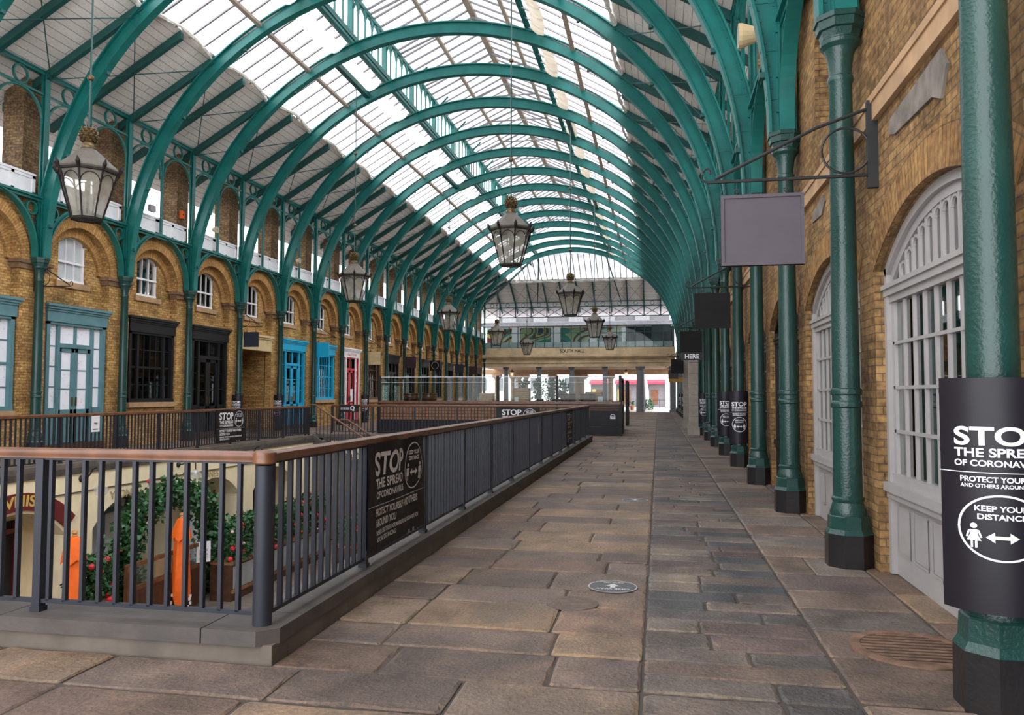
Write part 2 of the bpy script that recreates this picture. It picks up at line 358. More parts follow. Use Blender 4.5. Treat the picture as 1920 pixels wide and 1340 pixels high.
# ================================================================== FLOOR
fl = B(); ftint = []
WARM = [(0.1297, 0.0942, 0.0763), (0.157, 0.1146, 0.0916), (0.1367, 0.101, 0.0854), (0.1723, 0.1262, 0.0967), (0.1135, 0.0834, 0.0712), (0.1874, 0.1311, 0.0916), (0.1418, 0.0951, 0.0733)]
COOL = [(0.0752, 0.0667, 0.0651), (0.1205, 0.0992, 0.0875), (0.1012, 0.0744, 0.0692), (0.1301, 0.1087, 0.0956), (0.0617, 0.0611, 0.0651), (0.133, 0.0973, 0.0794), (0.1109, 0.0888, 0.0794)]
def slab(x0, x1, y0, y1, pal, z=0.0, g=.006):
    near = y0 < 26; m = 4 if near else 1; j = .007 if near else .004; c0 = random.uniform(.012, .03)
    X0_, X1_, Y0_, Y1_ = x0 + g, x1 - g, y0 + g, y1 - g; o = []
    tl = random.uniform(-.012, .012) if near else 0
    cs = [(X0_, Y0_ + tl), (X1_, Y0_ - tl), (X1_, Y1_ - tl), (X0_, Y1_ + tl)] if False else [(X0_, Y0_), (X1_, Y0_), (X1_, Y1_), (X0_, Y1_)]
    for k in range(4):
        (ax, ay), (bx, by) = cs[k], cs[(k + 1) % 4]; L = math.hypot(bx - ax, by - ay); ux, uy = (bx - ax) / L, (by - ay) / L; nx, ny = -uy, ux
        st = [c0 / L] + [i / m for i in range(1, m)] + [1 - c0 / L]
        for t in st:
            d = random.uniform(0, j); o.append((ax + ux * t * L + nx * d, ay + uy * t * L + ny * d))
    n = len(o); cx, cy_ = (x0 + x1) / 2, (y0 + y1) / 2; h = z + random.uniform(-.006, .003); q = []
    for (px, py) in o:
        b_ = random.uniform(.006, .020) * (2.2 if near and random.random() < .18 else 1); dx, dy = cx - px, cy_ - py; l = math.hypot(dx, dy); q.append((px + dx / l * b_ * 1.2, py + dy / l * b_ * 1.2))
    v = [(*p, z - .03) for p in o] + [(*p, h - .009) for p in o] + [(*p, h) for p in q]
    f = [tuple(2 * n + i for i in range(n))] + [(i, (i + 1) % n, n + (i + 1) % n, n + i) for i in range(n)] + [(n + i, n + (i + 1) % n, 2 * n + (i + 1) % n, 2 * n + i) for i in range(n)]
    fl.add(v, f); c = random.choice(pal); k = random.uniform(.82, 1.2); c = tuple(t * k for t in c); wn = tuple(t * u for t, u in zip(c, (1.25, 1.18, 1.04)))
    ftint.extend([c] * (1 + n) + [wn if random.random() < .4 else c for _ in range(n)])
def slabs(x0, x1, y0, y1, dr, wr, pal, z=0.0):
    y = y0
    while y < y1 - .05:
        d = random.uniform(*dr); d = min(d, y1 - y)
        if y1 - y - d < dr[0] * .5: d = y1 - y
        x = x0; first = True
        while x < x1 - .01:
            wd = random.uniform(*wr) * (random.uniform(.4, 1) if first else 1); first = False
            if x1 - x - wd < wr[0] * .5: wd = x1 - x
            slab(x, x + wd, y, y + d, pal, z); x += wd
        y += d
SEAM = -.10
slabs(-2.27, SEAM, 4.31, 27.1, (.42, .68), (.75, 1.25), WARM)
slabs(-13.5, SEAM, .3, 4.31, (.45, .66), (.75, 1.3), WARM)
slabs(SEAM, 1.02, .3, 73.0, (.24, .34), (.5, 1.35), COOL)
slabs(1.02, 1.86, .3, 73.0, (.5, .8), (.84, .9), COOL[1:4] + WARM[:2])
slabs(1.86, 2.15, .3, 73.0, (.7, 1.2), (.3, .4), WARM)
slabs(-16.9, -12.62, .3, 27.1, (.5, .7), (.7, 1.2), WARM, -.06)
slabs(-16.9, SEAM, 27.1, 73.0, (.5, .75), (.8, 1.4), WARM)
struct(fl.obj('floor', 'slab', tint=ftint), 'worn york stone paving slabs of the market floor')
u = B()
u.box(-2.62, 2.3, 0, 73.2, -.3, -.014); u.box(-13.5, -2.62, 0, 4.6, -.3, -.014); u.box(-17, -12.3, 0, 27.2, -.3, -.074); u.box(-17, -2.62, 27.0, 73.2, -.3, -.014)
struct(u.obj('floor', 'joint'), 'dark joints between the paving slabs')
u = B(); u.box(-90, 60, 73.2, 190, -.4, -.03)
struct(u.obj('ground', 'pave'), 'pale paved street outside the far end')
# kerb round the sunken court
def kerb():
    a = B(); a.box(-2.60, -2.27, 4.68, 27.1, -.12, .105); a.box(-12.62, -2.27, 4.33, 4.68, -.12, .105)
    o = a.obj('trim_1', 'curb'); struct(o, 'stone kerb round the sunken court, ledge under the front railing')
    b = B(); x, y = -2.62, 4.30
    n = 16
    for i in range(n):
        y0, y1 = 4.72 + (27.12 - 4.72) * i / n, 4.72 + (27.12 - 4.72) * (i + 1) / n
        b.box(-2.64, -2.255, y0 + .004, y1 - .004, .10, .19)
    for i in range(7):
        x0, x1 = -12.62 + 9.9 * i / 7, -12.62 + 9.9 * (i + 1) / 7
        b.box(x0 + .004, x1 - .004, 4.30, 4.70, .10, .19)
    b.prism([(-2.715, 4.30), (-2.36, 4.30), (-2.255, 4.40), (-2.255, 4.715), (-2.715, 4.715)], lambda p, t: (p[0], p[1], t), .10, .19)
    b.obj('coping_stone', 'curbd', o)
    c = B(); c.box(-12.62, -12.22, 4.7, 26.2, -.10, .13); c.box(-12.66, -2.3, 27.0, 27.4, -.1, .13)
    struct(c.obj('trim_2', 'curb'), 'stone kerb of the sunken court under the far railings')
    d = B(); d.box(-12.20, -12.16, 4.7, 26.2, -.10, .03); d.box(-12.2, -2.6, 26.94, 26.99, -.1, .03); d.obj('dark_fascia', 'curbd', o)
kerb()
# ================================================================== SUNKEN COURT
PZ = -3.6
u = B(); u.box(-14.0, -2.3, 4.3, 27.4, PZ - .1, PZ); struct(u.obj('floor', 'curb'), 'paved floor of the sunken court')
u = B(); u.box(-2.62, -2.55, 4.6, 27.4, PZ, -.11); u.box(-12.6, -2.55, 4.60, 4.66, PZ, -.11); struct(u.obj('wall_court_near', 'cream'), 'cream wall of the court below the front kerb')
def court_wall():
    u = B(); X = -12.2
    cs = [YN(n) + S / 2 for n in range(-1, 6)]; r = 1.32; zs, rise = -1.35, .62
    R = (r * r + rise * rise) / (2 * rise); zc = zs + rise - R
    arc = [(d, zc + math.sqrt(R * R - d * d)) for d in [r * (2 * i / 16 - 1) for i in range(17)]]
    for c in cs:
        if c < 5 or c > 26: continue
        for i in range(16):
            (a, za), (b, zb) = arc[i], arc[i + 1]
            u.add([(X, c + a, za), (X, c + b, zb), (X, c + b, -.1), (X, c + a, -.1)], [(0, 1, 2, 3)])
            u.add([(X, c + a, za), (X, c + b, zb), (X - .9, c + b, zb), (X - .9, c + a, za)], [(0, 1, 2, 3)])
        for sg in (-1, 1): u.add([(X, c + sg * r, PZ), (X - .9, c + sg * r, PZ), (X - .9, c + sg * r, zs), (X, c + sg * r, zs)], [(0, 1, 2, 3)])
    ys = [4.6] + [v for c in cs if 5 < c < 26 for v in (c - r, c + r)] + [26.95]
    for i in range(0, len(ys), 2): u.box(X - .05, X, ys[i], ys[i + 1], PZ, -.1)
    u.box(X - .95, X - .9, 4.6, 26.9, PZ, -.1)
    w_ = struct(u.obj('wall_court_far', 'cream', fix=False), 'cream rendered wall of arches below the far walkway')
    d = B(); d.box(X, X + .035, 4.7, 26.2, -.50, -.485); d.obj('string_line', 'curbd', w_)
    k = 0
    for c in cs:
        if c < 5 or c > 26: continue
        k += 1
        o = B(); y0, y1 = c - .95, c + .95
        fr = 'maroon' if k in (3, 6) else 'teal'
        for (a, b) in ((y0, y0 + .1), (y1 - .1, y1), (c - .06, c + .06)): o.box(X - .88, X - .78, a, b, PZ, -1.0)
        o.box(X - .88, X - .78, y0, y1, -1.25, -1.15); o.box(X - .88, X - .78, y0, y1, PZ, PZ + .5)
        dr = struct(o.obj('door_%d' % (k + 20), fr), 'shop front set back in the court arch number %d' % k)
        g = B(); g.box(X - .87, X - .85, y0 + .1, y1 - .1, PZ + .5, -1.0); g.obj('pane', 'paper' if k in (4, 5) else 'dark', dr)
    u = B(); u.box(-12.2, -2.6, 26.96, 27.0, PZ, -.1); struct(u.obj('wall_court_end', 'cream'), 'cream end wall of the sunken court')
court_wall()
# ================================================================== LEFT AND RIGHT BRICK WALLS
AR, ZS = 1.25, 5.2              # arch radius and springing of the arcade niches
def arch_poly(r, n=24): return [(r * math.cos(PI * i / n), r * math.sin(PI * i / n)) for i in range(n + 1)]
def niche_wall(side, bays, opening):
    """brick piers, spandrels and arch reveals; opening(n) -> (half, z top) of the hole in the recessed back wall"""
    sx = 1 if side == 'L' else -1; xf = WL if side == 'L' else WR; T = lambda d, y, z: (xf - sx * d, y, z)
    u = B(); rg = []; im = []
    for n in bays:
        c = YN(n) + S / 2; h = S / 2
        for sg in (-1, 1):
            u.add([T(0, c + sg * AR, -.1), T(0, c + sg * h, -.1), T(0, c + sg * h, 7.0), T(0, c + sg * h, 7.0), T(0, c + sg * AR, ZS), T(0, c + sg * AR, 7.0)], [(0, 1, 2, 5)])
            u.add([T(0, c + sg * AR, -.1), T(.27, c + sg * AR, -.1), T(.27, c + sg * AR, ZS), T(0, c + sg * AR, ZS)], [(0, 1, 2, 3)])
        ap = arch_poly(AR)
        for i in range(24):
            (a, za), (b, zb) = ap[i], ap[i + 1]
            u.add([T(0, c + a, ZS + za), T(0, c + b, ZS + zb), T(0, c + b, 7.0), T(0, c + a, 7.0)], [(0, 1, 2, 3)])
            u.add([T(0, c + a, ZS + za), T(0, c + b, ZS + zb), T(.27, c + b, ZS + zb), T(.27, c + a, ZS + za)], [(0, 1, 2, 3)])
        # recessed wall with a window hole
        x = .27; wh, wz0, wz1 = .55, 4.86, 6.02; zt = 6.6; zb = 4.1
        u.add([T(x, c - 1.3, zb), T(x, c - wh, zb), T(x, c - wh, zt), T(x, c - 1.3, zt)], [(0, 1, 2, 3)])
        u.add([T(x, c + 1.3, zb), T(x, c + wh, zb), T(x, c + wh, zt), T(x, c + 1.3, zt)], [(0, 1, 2, 3)])
        u.add([T(x, c - wh, zb), T(x, c + wh, zb), T(x, c + wh, wz0), T(x, c - wh, wz0)], [(0, 1, 2, 3)])
        rise = .23; R = (wh * wh + rise * rise) / 2 / rise; zc = wz1 + rise - R
        pts = [(wh * (i / 5 - 1), zc + math.sqrt(max(0, R * R - (wh * (i / 5 - 1)) ** 2))) for i in range(11)]
        for i in range(10):
            (a, za), (b, zb2) = pts[i], pts[i + 1]
            u.add([T(x, c + a, za), T(x, c + b, zb2), T(x, c + b, zt), T(x, c + a, zt)], [(0, 1, 2, 3)])
            u.add([T(x, c + a, za), T(x, c + b, zb2), T(x + .14, c + b, zb2), T(x + .14, c + a, za)], [(0, 1, 2, 3)])
        for sg in (-1, 1): u.add([T(x, c + sg * wh, wz0), T(x + .14, c + sg * wh, wz0), T(x + .14, c + sg * wh, wz1), T(x, c + sg * wh, wz1)], [(0, 1, 2, 3)])
        op = opening(n)
        if op:
            hw, zt2 = op
            for sg in (-1, 1): u.add([T(x, c + sg * 1.3, -.1), T(x, c + sg * hw, -.1), T(x, c + sg * hw, zt2), T(x, c + sg * 1.3, zt2)], [(0, 1, 2, 3)])
            u.add([T(x, c - 1.3, zt2), T(x, c + 1.3, zt2), T(x, c + 1.3, 4.1), T(x, c - 1.3, 4.1)], [(0, 1, 2, 3)])
        r = B(); g = lambda xx, p, q: T(xx, p, q)
        r.ring(g, (c, ZS), AR, AR + .29, -.04, .02, uvs=True); r.ring(g, (c, ZS), AR - .26, AR - .002, .19, .30, uvs=True)
        r.ring(g, (c, zc), R, R + .22, x - .015, x + .01, a0=PI / 2 - math.asin(wh / R), a1=PI / 2 + math.asin(wh / R), seg=10, uvs=True)
        rg.append(r)
        q = B(); q.box(*sorted((T(-.09, 0, 0)[0], T(.24, 0, 0)[0])), YN(n) - .60, YN(n) + .60, 5.10, 5.2)
        q.box(*sorted((T(-.05, 0, 0)[0], T(.24, 0, 0)[0])), YN(n) - .54, YN(n) + .54, 4.95, 5.10); im.append(q)
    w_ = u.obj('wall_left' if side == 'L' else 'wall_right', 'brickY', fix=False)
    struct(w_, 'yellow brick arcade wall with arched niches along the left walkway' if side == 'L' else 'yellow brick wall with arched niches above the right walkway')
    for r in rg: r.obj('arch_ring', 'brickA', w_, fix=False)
    for q in im: q.obj('impost_block', 'impost', w_)
    return w_
NL = range(-3, 20)
niche_wall('L', NL, lambda n: (1.16, 4.1))
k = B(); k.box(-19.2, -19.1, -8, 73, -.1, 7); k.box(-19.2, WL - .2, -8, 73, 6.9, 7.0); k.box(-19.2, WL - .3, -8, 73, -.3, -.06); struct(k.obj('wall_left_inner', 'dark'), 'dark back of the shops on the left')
# sash windows above the shops
def sash_window(side, n, idx, glassm):
    sx = 1 if side == 'L' else -1; xf = WL if side == 'L' else WR; T = lambda p: (xf - sx * p[0], YN(n) + S / 2 + p[1], p[2])
    wh, z0, z1, rise = .55, 4.86, 6.02, .23; R = (wh * wh + rise * rise) / 2 / rise; zc = z1 + rise - R
    u = B(T); x0, x1 = .34, .42
    for a, b in ((-wh, -wh + .07), (wh - .07, wh)): u.box(x0, x1, a, b, z0, z1 + .02)
    u.box(x0 - .02, x1, -wh, wh, z0, z0 + .09); u.box(x0 - .02, x1, -wh, wh, 5.42, 5.48)
    u.ring(lambda xx, p, q: (xx, p, q), (0, zc), R - .075, R, x0, x1, a0=PI / 2 - math.asin(wh / R), a1=PI / 2 + math.asin(wh / R), seg=12)
    for d in (-.17, .17): u.box(x0 + .01, x1 - .02, d - .013, d + .013, z0, z1 + .18)
    w_ = struct(u.obj('window_%d' % idx, 'white'), 'white sash window in the %s arch of the %s wall' % (ORD[n - 2] if side == 'L' and n > 2 else 'unseen' if side == 'L' else ORD[n + 1], 'left' if side == 'L' else 'right'))
    s_ = B(T); s_.box(.2, .44, -wh - .12, wh + .12, z0 - .17, z0); s_.obj('sill', 'stone', w_)
    g = B(T); zt = lambda d: zc + math.sqrt(R * R - d * d)
    pts = [(-wh, z0)] + [(wh, z0)] + [(wh * (1 - i / 5), zt(wh * (1 - i / 5))) for i in range(11)]
    g.flat(pts, lambda p, q: (x1 - .02, p, q)); g.obj('pane', glassm, w_)
    if glassm != 'paper':
        b = B(T); b.box(.8, .82, -wh, wh, z0, 6.3); b.obj('blind', 'mid' if n % 3 else 'dark', w_)
M['blindw'] = mat('white_blind', (.50, .52, .53), .25, var=.04)
for n in range(2, 20): sash_window('L', n, n, 'blindw' if n == 4 else 'pane')
for n in range(0, 20): sash_window('R', n, n + 40, 'pane')
# right wall: spandrels are lower, segmental shop arches; the niche wall stands on the string course
def right_wall():
    u = B(); X = WR; hw, zs, rise = 1.44, 2.74, .47; R = (hw * hw + rise * rise) / 2 / rise; zc = zs + rise - R
    T = lambda d, y, z: (X + d, y, z); rings = []
    for n in range(-3, 20):
        c = YN(n) + S / 2; h = S / 2
        for sg in (-1, 1):
            u.add([T(0, c + sg * hw, -.1), T(0, c + sg * h, -.1), T(0, c + sg * h, 4.3), T(0, c + sg * hw, 4.3)], [(0, 1, 2, 3)])
            u.add([T(0, c + sg * hw, -.1), T(.2, c + sg * hw, -.1), T(.2, c + sg * hw, zs), T(0, c + sg * hw, zs)], [(0, 1, 2, 3)])
        P = [(hw * (i / 10 - 1), zc + math.sqrt(R * R - (hw * (i / 10 - 1)) ** 2)) for i in range(21)]
        for i in range(20):
            (a, za), (b, zb) = P[i], P[i + 1]
            u.add([T(0, c + a, za), T(0, c + b, zb), T(0, c + b, 4.3), T(0, c + a, 4.3)], [(0, 1, 2, 3)])
            u.add([T(0, c + a, za), T(0, c + b, zb), T(.2, c + b, zb), T(.2, c + a, za)], [(0, 1, 2, 3)])
        r = B(); r.ring(lambda xx, p, q: (xx, p, q), (c, zc), R, R + .34, X - .01, X + .015, a0=PI / 2 - math.asin(hw / R), a1=PI / 2 + math.asin(hw / R), seg=20, uvs=True)
        rings.append(r)
        # upper wall with a window hole
        wh, wz0, wz1, rs = .55, 4.86, 6.02, .23; R2 = (wh * wh + rs * rs) / 2 / rs; z2 = wz1 + rs - R2
        for sg in (-1, 1):
            u.add([T(0, c + sg * wh, 4.3), T(0, c + sg * h, 4.3), T(0, c + sg * h, 7), T(0, c + sg * wh, 7)], [(0, 1, 2, 3)])
            u.add([T(0, c + sg * wh, wz0), T(.37, c + sg * wh, wz0), T(.37, c + sg * wh, wz1), T(0, c + sg * wh, wz1)], [(0, 1, 2, 3)])
        u.add([T(0, c - wh, 4.3), T(0, c + wh, 4.3), T(0, c + wh, wz0), T(0, c - wh, wz0)], [(0, 1, 2, 3)])
        Q = [(wh * (i / 5 - 1), z2 + math.sqrt(R2 * R2 - (wh * (i / 5 - 1)) ** 2)) for i in range(11)]
        for i in range(10):
            (a, za), (b, zb) = Q[i], Q[i + 1]
            u.add([T(0, c + a, za), T(0, c + b, zb), T(0, c + b, 7), T(0, c + a, 7)], [(0, 1, 2, 3)])
            u.add([T(0, c + a, za), T(0, c + b, zb), T(.37, c + b, zb), T(.37, c + a, za)], [(0, 1, 2, 3)])
        u.add([T(0, c - wh, wz0), T(.37, c - wh, wz0), T(.37, c + wh, wz0), T(0, c + wh, wz0)], [(0, 1, 2, 3)])
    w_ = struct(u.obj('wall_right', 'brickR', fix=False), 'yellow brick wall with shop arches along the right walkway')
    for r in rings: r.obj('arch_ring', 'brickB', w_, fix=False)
    s_ = B(); s_.box(X - .05, X + .02, -8, 72.8, 4.09, 4.30); s_.box(X - .065, X + .02, -8, 72.8, 4.25, 4.32); s_.obj('string_course', 'stone', w_)
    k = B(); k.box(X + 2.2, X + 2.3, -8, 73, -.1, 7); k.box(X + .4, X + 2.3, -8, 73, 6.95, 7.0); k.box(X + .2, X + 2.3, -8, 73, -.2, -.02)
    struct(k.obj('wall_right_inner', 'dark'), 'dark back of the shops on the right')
right_wall()
# chimney like brick piers behind the clerestory
def pier():
    t = B(); t.box(-.32, .32, -.33, .33, 0, 3.35)
    o = tag(t.obj('brick_pier', 'brickD'), 'x', 'brick pier', 'soot stained brick piers behind the open clerestory', 'thing'); return o
pr = pier()
for n in range(2, 21):
    o = pr if n == 2 else dup(pr, (0, 0, 0))
    o.location = (XL - .68, YN(n), 6.99); o['label'] = 'soot stained brick pier behind the %s green column of the left arcade' % (ORD[n - 3] if n > 3 else ('unseen', 'farther unseen')[3 - n])
    o2 = dup(pr, (XR + .68, YN(n), 6.99)); o2['label'] = 'soot stained brick pier behind the %s green column of the right row' % ORD[n + 1]
# ================================================================== ROOF
SL_ = .588; RX = HALF                                   # half span of the eaves
def zr(d): return 10.42 + SL_ * (RX - d)                # roof plane height at distance d from the ridge line
G0, G1 = RX - 2.96, 3.145                               # glazing from G0 up to the lantern at G1
YB = -9.0
def roof():
    u = B(); th = .05
    for s in (-1, 1):
        e = RX + 2.0; ov = 3.2
        A, Bq = (X0 + s * e, zr(e)), (X0 + s * G0, zr(G0)); L = math.hypot(e - G0, zr(G0) - zr(e))
        a0, a1 = YB, YE - (RX - G0) ; b1 = YE + (e - RX)
        v = [(A[0], a0, A[1]), (Bq[0], a0, Bq[1]), (Bq[0], a1, Bq[1]), (A[0], b1, A[1])]
        u.add(v, [(0, 1, 2, 3)], [[(a0, 0), (a0, L), (a1, L), (b1, 0)]])
    e = RX + 2.0; L = math.hypot(e - G0, zr(G0) - zr(e))
    v = [(X0 - e, YE + 2, zr(e)), (X0 + e, YE + 2, zr(e)), (X0 + G0, YE - (RX - G0), zr(G0)), (X0 - G0, YE - (RX - G0), zr(G0))]
    u.add(v, [(0, 1, 2, 3)], [[(-e, 0), (e, 0), (G0, L), (-G0, L)]])
    c = struct(u.obj('ceiling', 'board', fix=False), 'pitched roof lined with pale boards along both sides of the hall')
    # glazing
    g = B()
    yg, yt = YE - (RX - G0), YE - (RX - G1)
    for s in (-1, 1):
        g.add([(X0 + s * G0, YB, zr(G0)), (X0 + s * G1, YB, zr(G1)), (X0 + s * G1, yt, zr(G1)), (X0 + s * G0, yg, zr(G0))], [(0, 1, 2, 3)])
    g.obj('glazing', 'glaze', c, fix=False); g = B()
    g.add([(X0 - G0, yg, zr(G0)), (X0 + G0, yg, zr(G0)), (X0 + G1, yt, zr(G1)), (X0 - G1, yt, zr(G1))], [(0, 1, 2, 3)])
    LZ, RZ = 15.75, 17.25
    for s in (-1, 1):
        g.add([(X0 + s * (G1 + .3), YB, LZ - .1), (X0, YB, RZ), (X0, yt + .2, RZ), (X0 + s * (G1 + .3), yt + .2, LZ - .1)], [(0, 1, 2, 3)])
    g.add([(X0 - G1, yt, zr(G1)), (X0 + G1, yt, zr(G1)), (X0 + G1, yt, LZ), (X0, yt, RZ), (X0 - G1, yt, LZ)], [(0, 1, 2, 3, 4)])
    g.obj('netted_glazing', 'glazn', c, fix=False)
    # glazing bars
    b = B(); nb = 5; BW = .034
    k = 0; y = YN(-1)
    while y < yg:
        for s in (-1, 1):
            G = G1 if y < yt else G1 + (y - yt)
            p = [(X0 + s * G0, y, zr(G0) - .02), (X0 + s * G, y, zr(G) - .02)]
            b.add([(p[0][0], y - BW, p[0][2]), (p[1][0], y - BW, p[1][2]), (p[1][0], y + BW, p[1][2]), (p[0][0], y + BW, p[0][2]),
                   (p[0][0], y - BW, p[0][2] - .06), (p[1][0], y - BW, p[1][2] - .06), (p[1][0], y + BW, p[1][2] - .06), (p[0][0], y + BW, p[0][2] - .06)],
                  [(0, 1, 2, 3), (4, 7, 6, 5), (0, 4, 5, 1), (3, 2, 6, 7)])
            if y < yt:
                q = [(X0 + s * G1, LZ - .03), (X0, RZ - .03)]
                b.add([(q[0][0], y - BW, q[0][1]), (q[1][0], y - BW, q[1][1]), (q[1][0], y + BW, q[1][1]), (q[0][0], y + BW, q[0][1]),
                       (q[0][0], y - BW, q[0][1] - .06), (q[1][0], y - BW, q[1][1] - .06), (q[1][0], y + BW, q[1][1] - .06), (q[0][0], y + BW, q[0][1] - .06)],
                      [(0, 1, 2, 3), (4, 7, 6, 5), (0, 4, 5, 1), (3, 2, 6, 7)])
        y += S / nb
    for i in range(1, 24):
        x = -G0 + 2 * G0 * i / 24; G = max(abs(x), G1); yy = YE - (RX - G)
        b.tube([(X0 + x, yg, zr(G0) - .07), (X0 + x, yy, zr(G) - .07)], .04, 4)
    b.obj('glazing_bars', 'bar', c, fix=False)
    p = B(); gm = (G0 + G1) / 2
    for s in (-1, 1): p.box(X0 + s * gm - .075, X0 + s * gm + .075, YN(-1), yt + (gm - G1), zr(gm) - .13, zr(gm) - .03)
    for s in (-1, 1):
        x = X0 + s * G1 / 2; z = (LZ + RZ) / 2; p.box(x - .07, x + .07, YN(-1), yt, z - .14, z - .03)
    p.box(X0 - .12, X0 + .12, YN(-1), yt, RZ - .2, RZ - .06)
    p.obj('purlin', 'barb', c)
    # dark green rafters below the boards, one every half bay
    for s in (-1, 1):
        for i in range(-2, 39):
            y = YN(1) + i * S / 2
            if y > YE - 1: continue
            G = max(G0, RX - (YE - y)) if y > yg else G0
            e = RX + 1.3
            r = B(); r.add([(X0 + s * e, y - .07, zr(e) - .02), (X0 + s * G, y - .07, zr(G) - .02), (X0 + s * G, y + .07, zr(G) - .02), (X0 + s * e, y + .07, zr(e) - .02),
                            (X0 + s * e, y - .07, zr(e) - .26), (X0 + s * G, y - .07, zr(G) - .26), (X0 + s * G, y + .07, zr(G) - .26), (X0 + s * e, y + .07, zr(e) - .26)],
                           [(0, 1, 2, 3), (4, 7, 6, 5), (0, 4, 5, 1), (3, 2, 6, 7), (1, 5, 6, 2), (0, 3, 7, 4)])
            r.obj('rafter', 'steel2', c)
    for i in range(1, 12):
        x = -RX + 2 * RX * i / 12; G = max(abs(x), G0) if abs(x) < RX else RX
        y1 = YE - (RX - G); z1 = zr(G)
        r = B(); e = YE + 1.2
        r.add([(X0 + x - .06, e, zr(RX + 1.2) - .02), (X0 + x + .06, e, zr(RX + 1.2) - .02), (X0 + x + .06, y1, z1 - .02), (X0 + x - .06, y1, z1 - .02),
               (X0 + x - .06, e, zr(RX + 1.2) - .24), (X0 + x + .06, e, zr(RX + 1.2) - .24), (X0 + x + .06, y1, z1 - .24), (X0 + x - .06, y1, z1 - .24)],
              [(0, 1, 2, 3), (4, 7, 6, 5), (0, 4, 5, 1), (3, 2, 6, 7), (0, 3, 7, 4), (1, 5, 6, 2)])
        r.obj('hip_rafter', 'steel2', c)
    h = B()
    for s in (-1, 1):
        h.tube([(X0 + s * (RX + .3), YE + .3, zr(RX + .3) - .13), (X0 + s * G1, yt, zr(G1) - .13)], .10, 6)
        h.tube([(X0 + s * 2.9, yt, zr(G1) - .1), (X0 + s * 4.0, YE + .3, zr(RX) - .12)], .06, 6)
    h.obj('hip_beam', 'steel2', c)
    # thin cross braces under the boards
    q = B()
    for s in (-1, 1):
        for n in range(-1, 19):
            a, b2 = YN(n), YN(n + 1); lo, hi = RX - .15, G0 + .25
            q.tube([(X0 + s * lo, a, zr(lo) - .3), (X0 + s * hi, b2, zr(hi) - .3)], .016, 5)
            q.tube([(X0 + s * hi, a, zr(hi) - .3), (X0 + s * lo, b2, zr(lo) - .3)], .016, 5)
    for i in range(12):
        xa, xb = -RX + 2 * RX * i / 12, -RX + 2 * RX * (i + 1) / 12
        if abs(xa) > G0 + .6 or abs(xb) > G0 + .6: continue
        q.tube([(X0 + xa, YE - .3, zr(RX - .3) - .3), (X0 + xb, yg + .2, zr(G0 + .2) - .3)], .014, 5)
        q.tube([(X0 + xb, YE - .3, zr(RX - .3) - .3), (X0 + xa, yg + .2, zr(G0 + .2) - .3)], .014, 5)
    q.obj('tie_rods', 'steel2', c)
    # purlins that carry the lamp rods
    for s, ns in ((-1, (2, 6, 10, 14, 18)), (1, (4, 8, 12, 16))):
        for n in ns:
            d = 3.82 if s < 0 else 3.482 if n == 4 else 3.60
            r = B(); r.box(X0 + s * d - .10, X0 + s * d + .10, YN(n), YN(n + 1), zr(d) - .30, zr(d) - .12); r.obj('lamp_purlin', 'steel2', c)
    # raised lantern along the ridge: frames of arched lights
    z0, z1 = zr(G1) + .03, LZ
    for s in (-1, 1):
        x = X0 + s * G1
        f = B()
        for zz, hh, dx in ((z0 - .12, .10, .10), (z0 + .02, .09, .13), (z0 + .16, .09, .10)): f.box(x - dx, x + dx, YN(-1), yt, zz, zz + hh)
        f.box(x - .08, x + .08, YN(-1), yt, z1 - .14, z1)
        f.obj('lantern_sill', 'steel', c)
        for n in range(-1, 18):
            y = YN(n); q = B(); q.box(x - .09, x + .09, y - .09, y + .09, z0, z1)
            wd = S / 5
            for k in range(5):
                yc = y + wd * (k + .5)
                if yc > yt: break
                q.ring(lambda xx, p, r: (xx, p, r), (yc, z1 - .14 - wd / 2), wd / 2 - .03, wd / 2, x - .035, x + .035, seg=10)
                if k < 4: q.box(x - .03, x + .03, yc + wd / 2 - .028, yc + wd / 2 + .028, z0 + .2, z1 - .3)
            # curved struts from the post to the roof
            q.tube([(x, y, z1 - .8), (x - s * .25, y, z1 - .35), (x - s * .7, y, z1 + .1)], .04, 6)
            q.obj('lantern_lights', 'steel', c)
    # weathered tie trusses inside the lantern
    for n in range(0, 18, 1):
        y = YN(n) + S / 2; t = B()
        t.tube([(X0 - G1, y, LZ - .05), (X0, y, RZ - .25)], .05, 5); t.tube([(X0 + G1, y, LZ - .05), (X0, y, RZ - .25)], .05, 5)
        t.tube([(X0 - 1.5, y, LZ + .62), (X0 + 1.5, y, LZ + .62)], .04, 5)
        t.obj('lantern_truss', 'bar', c)
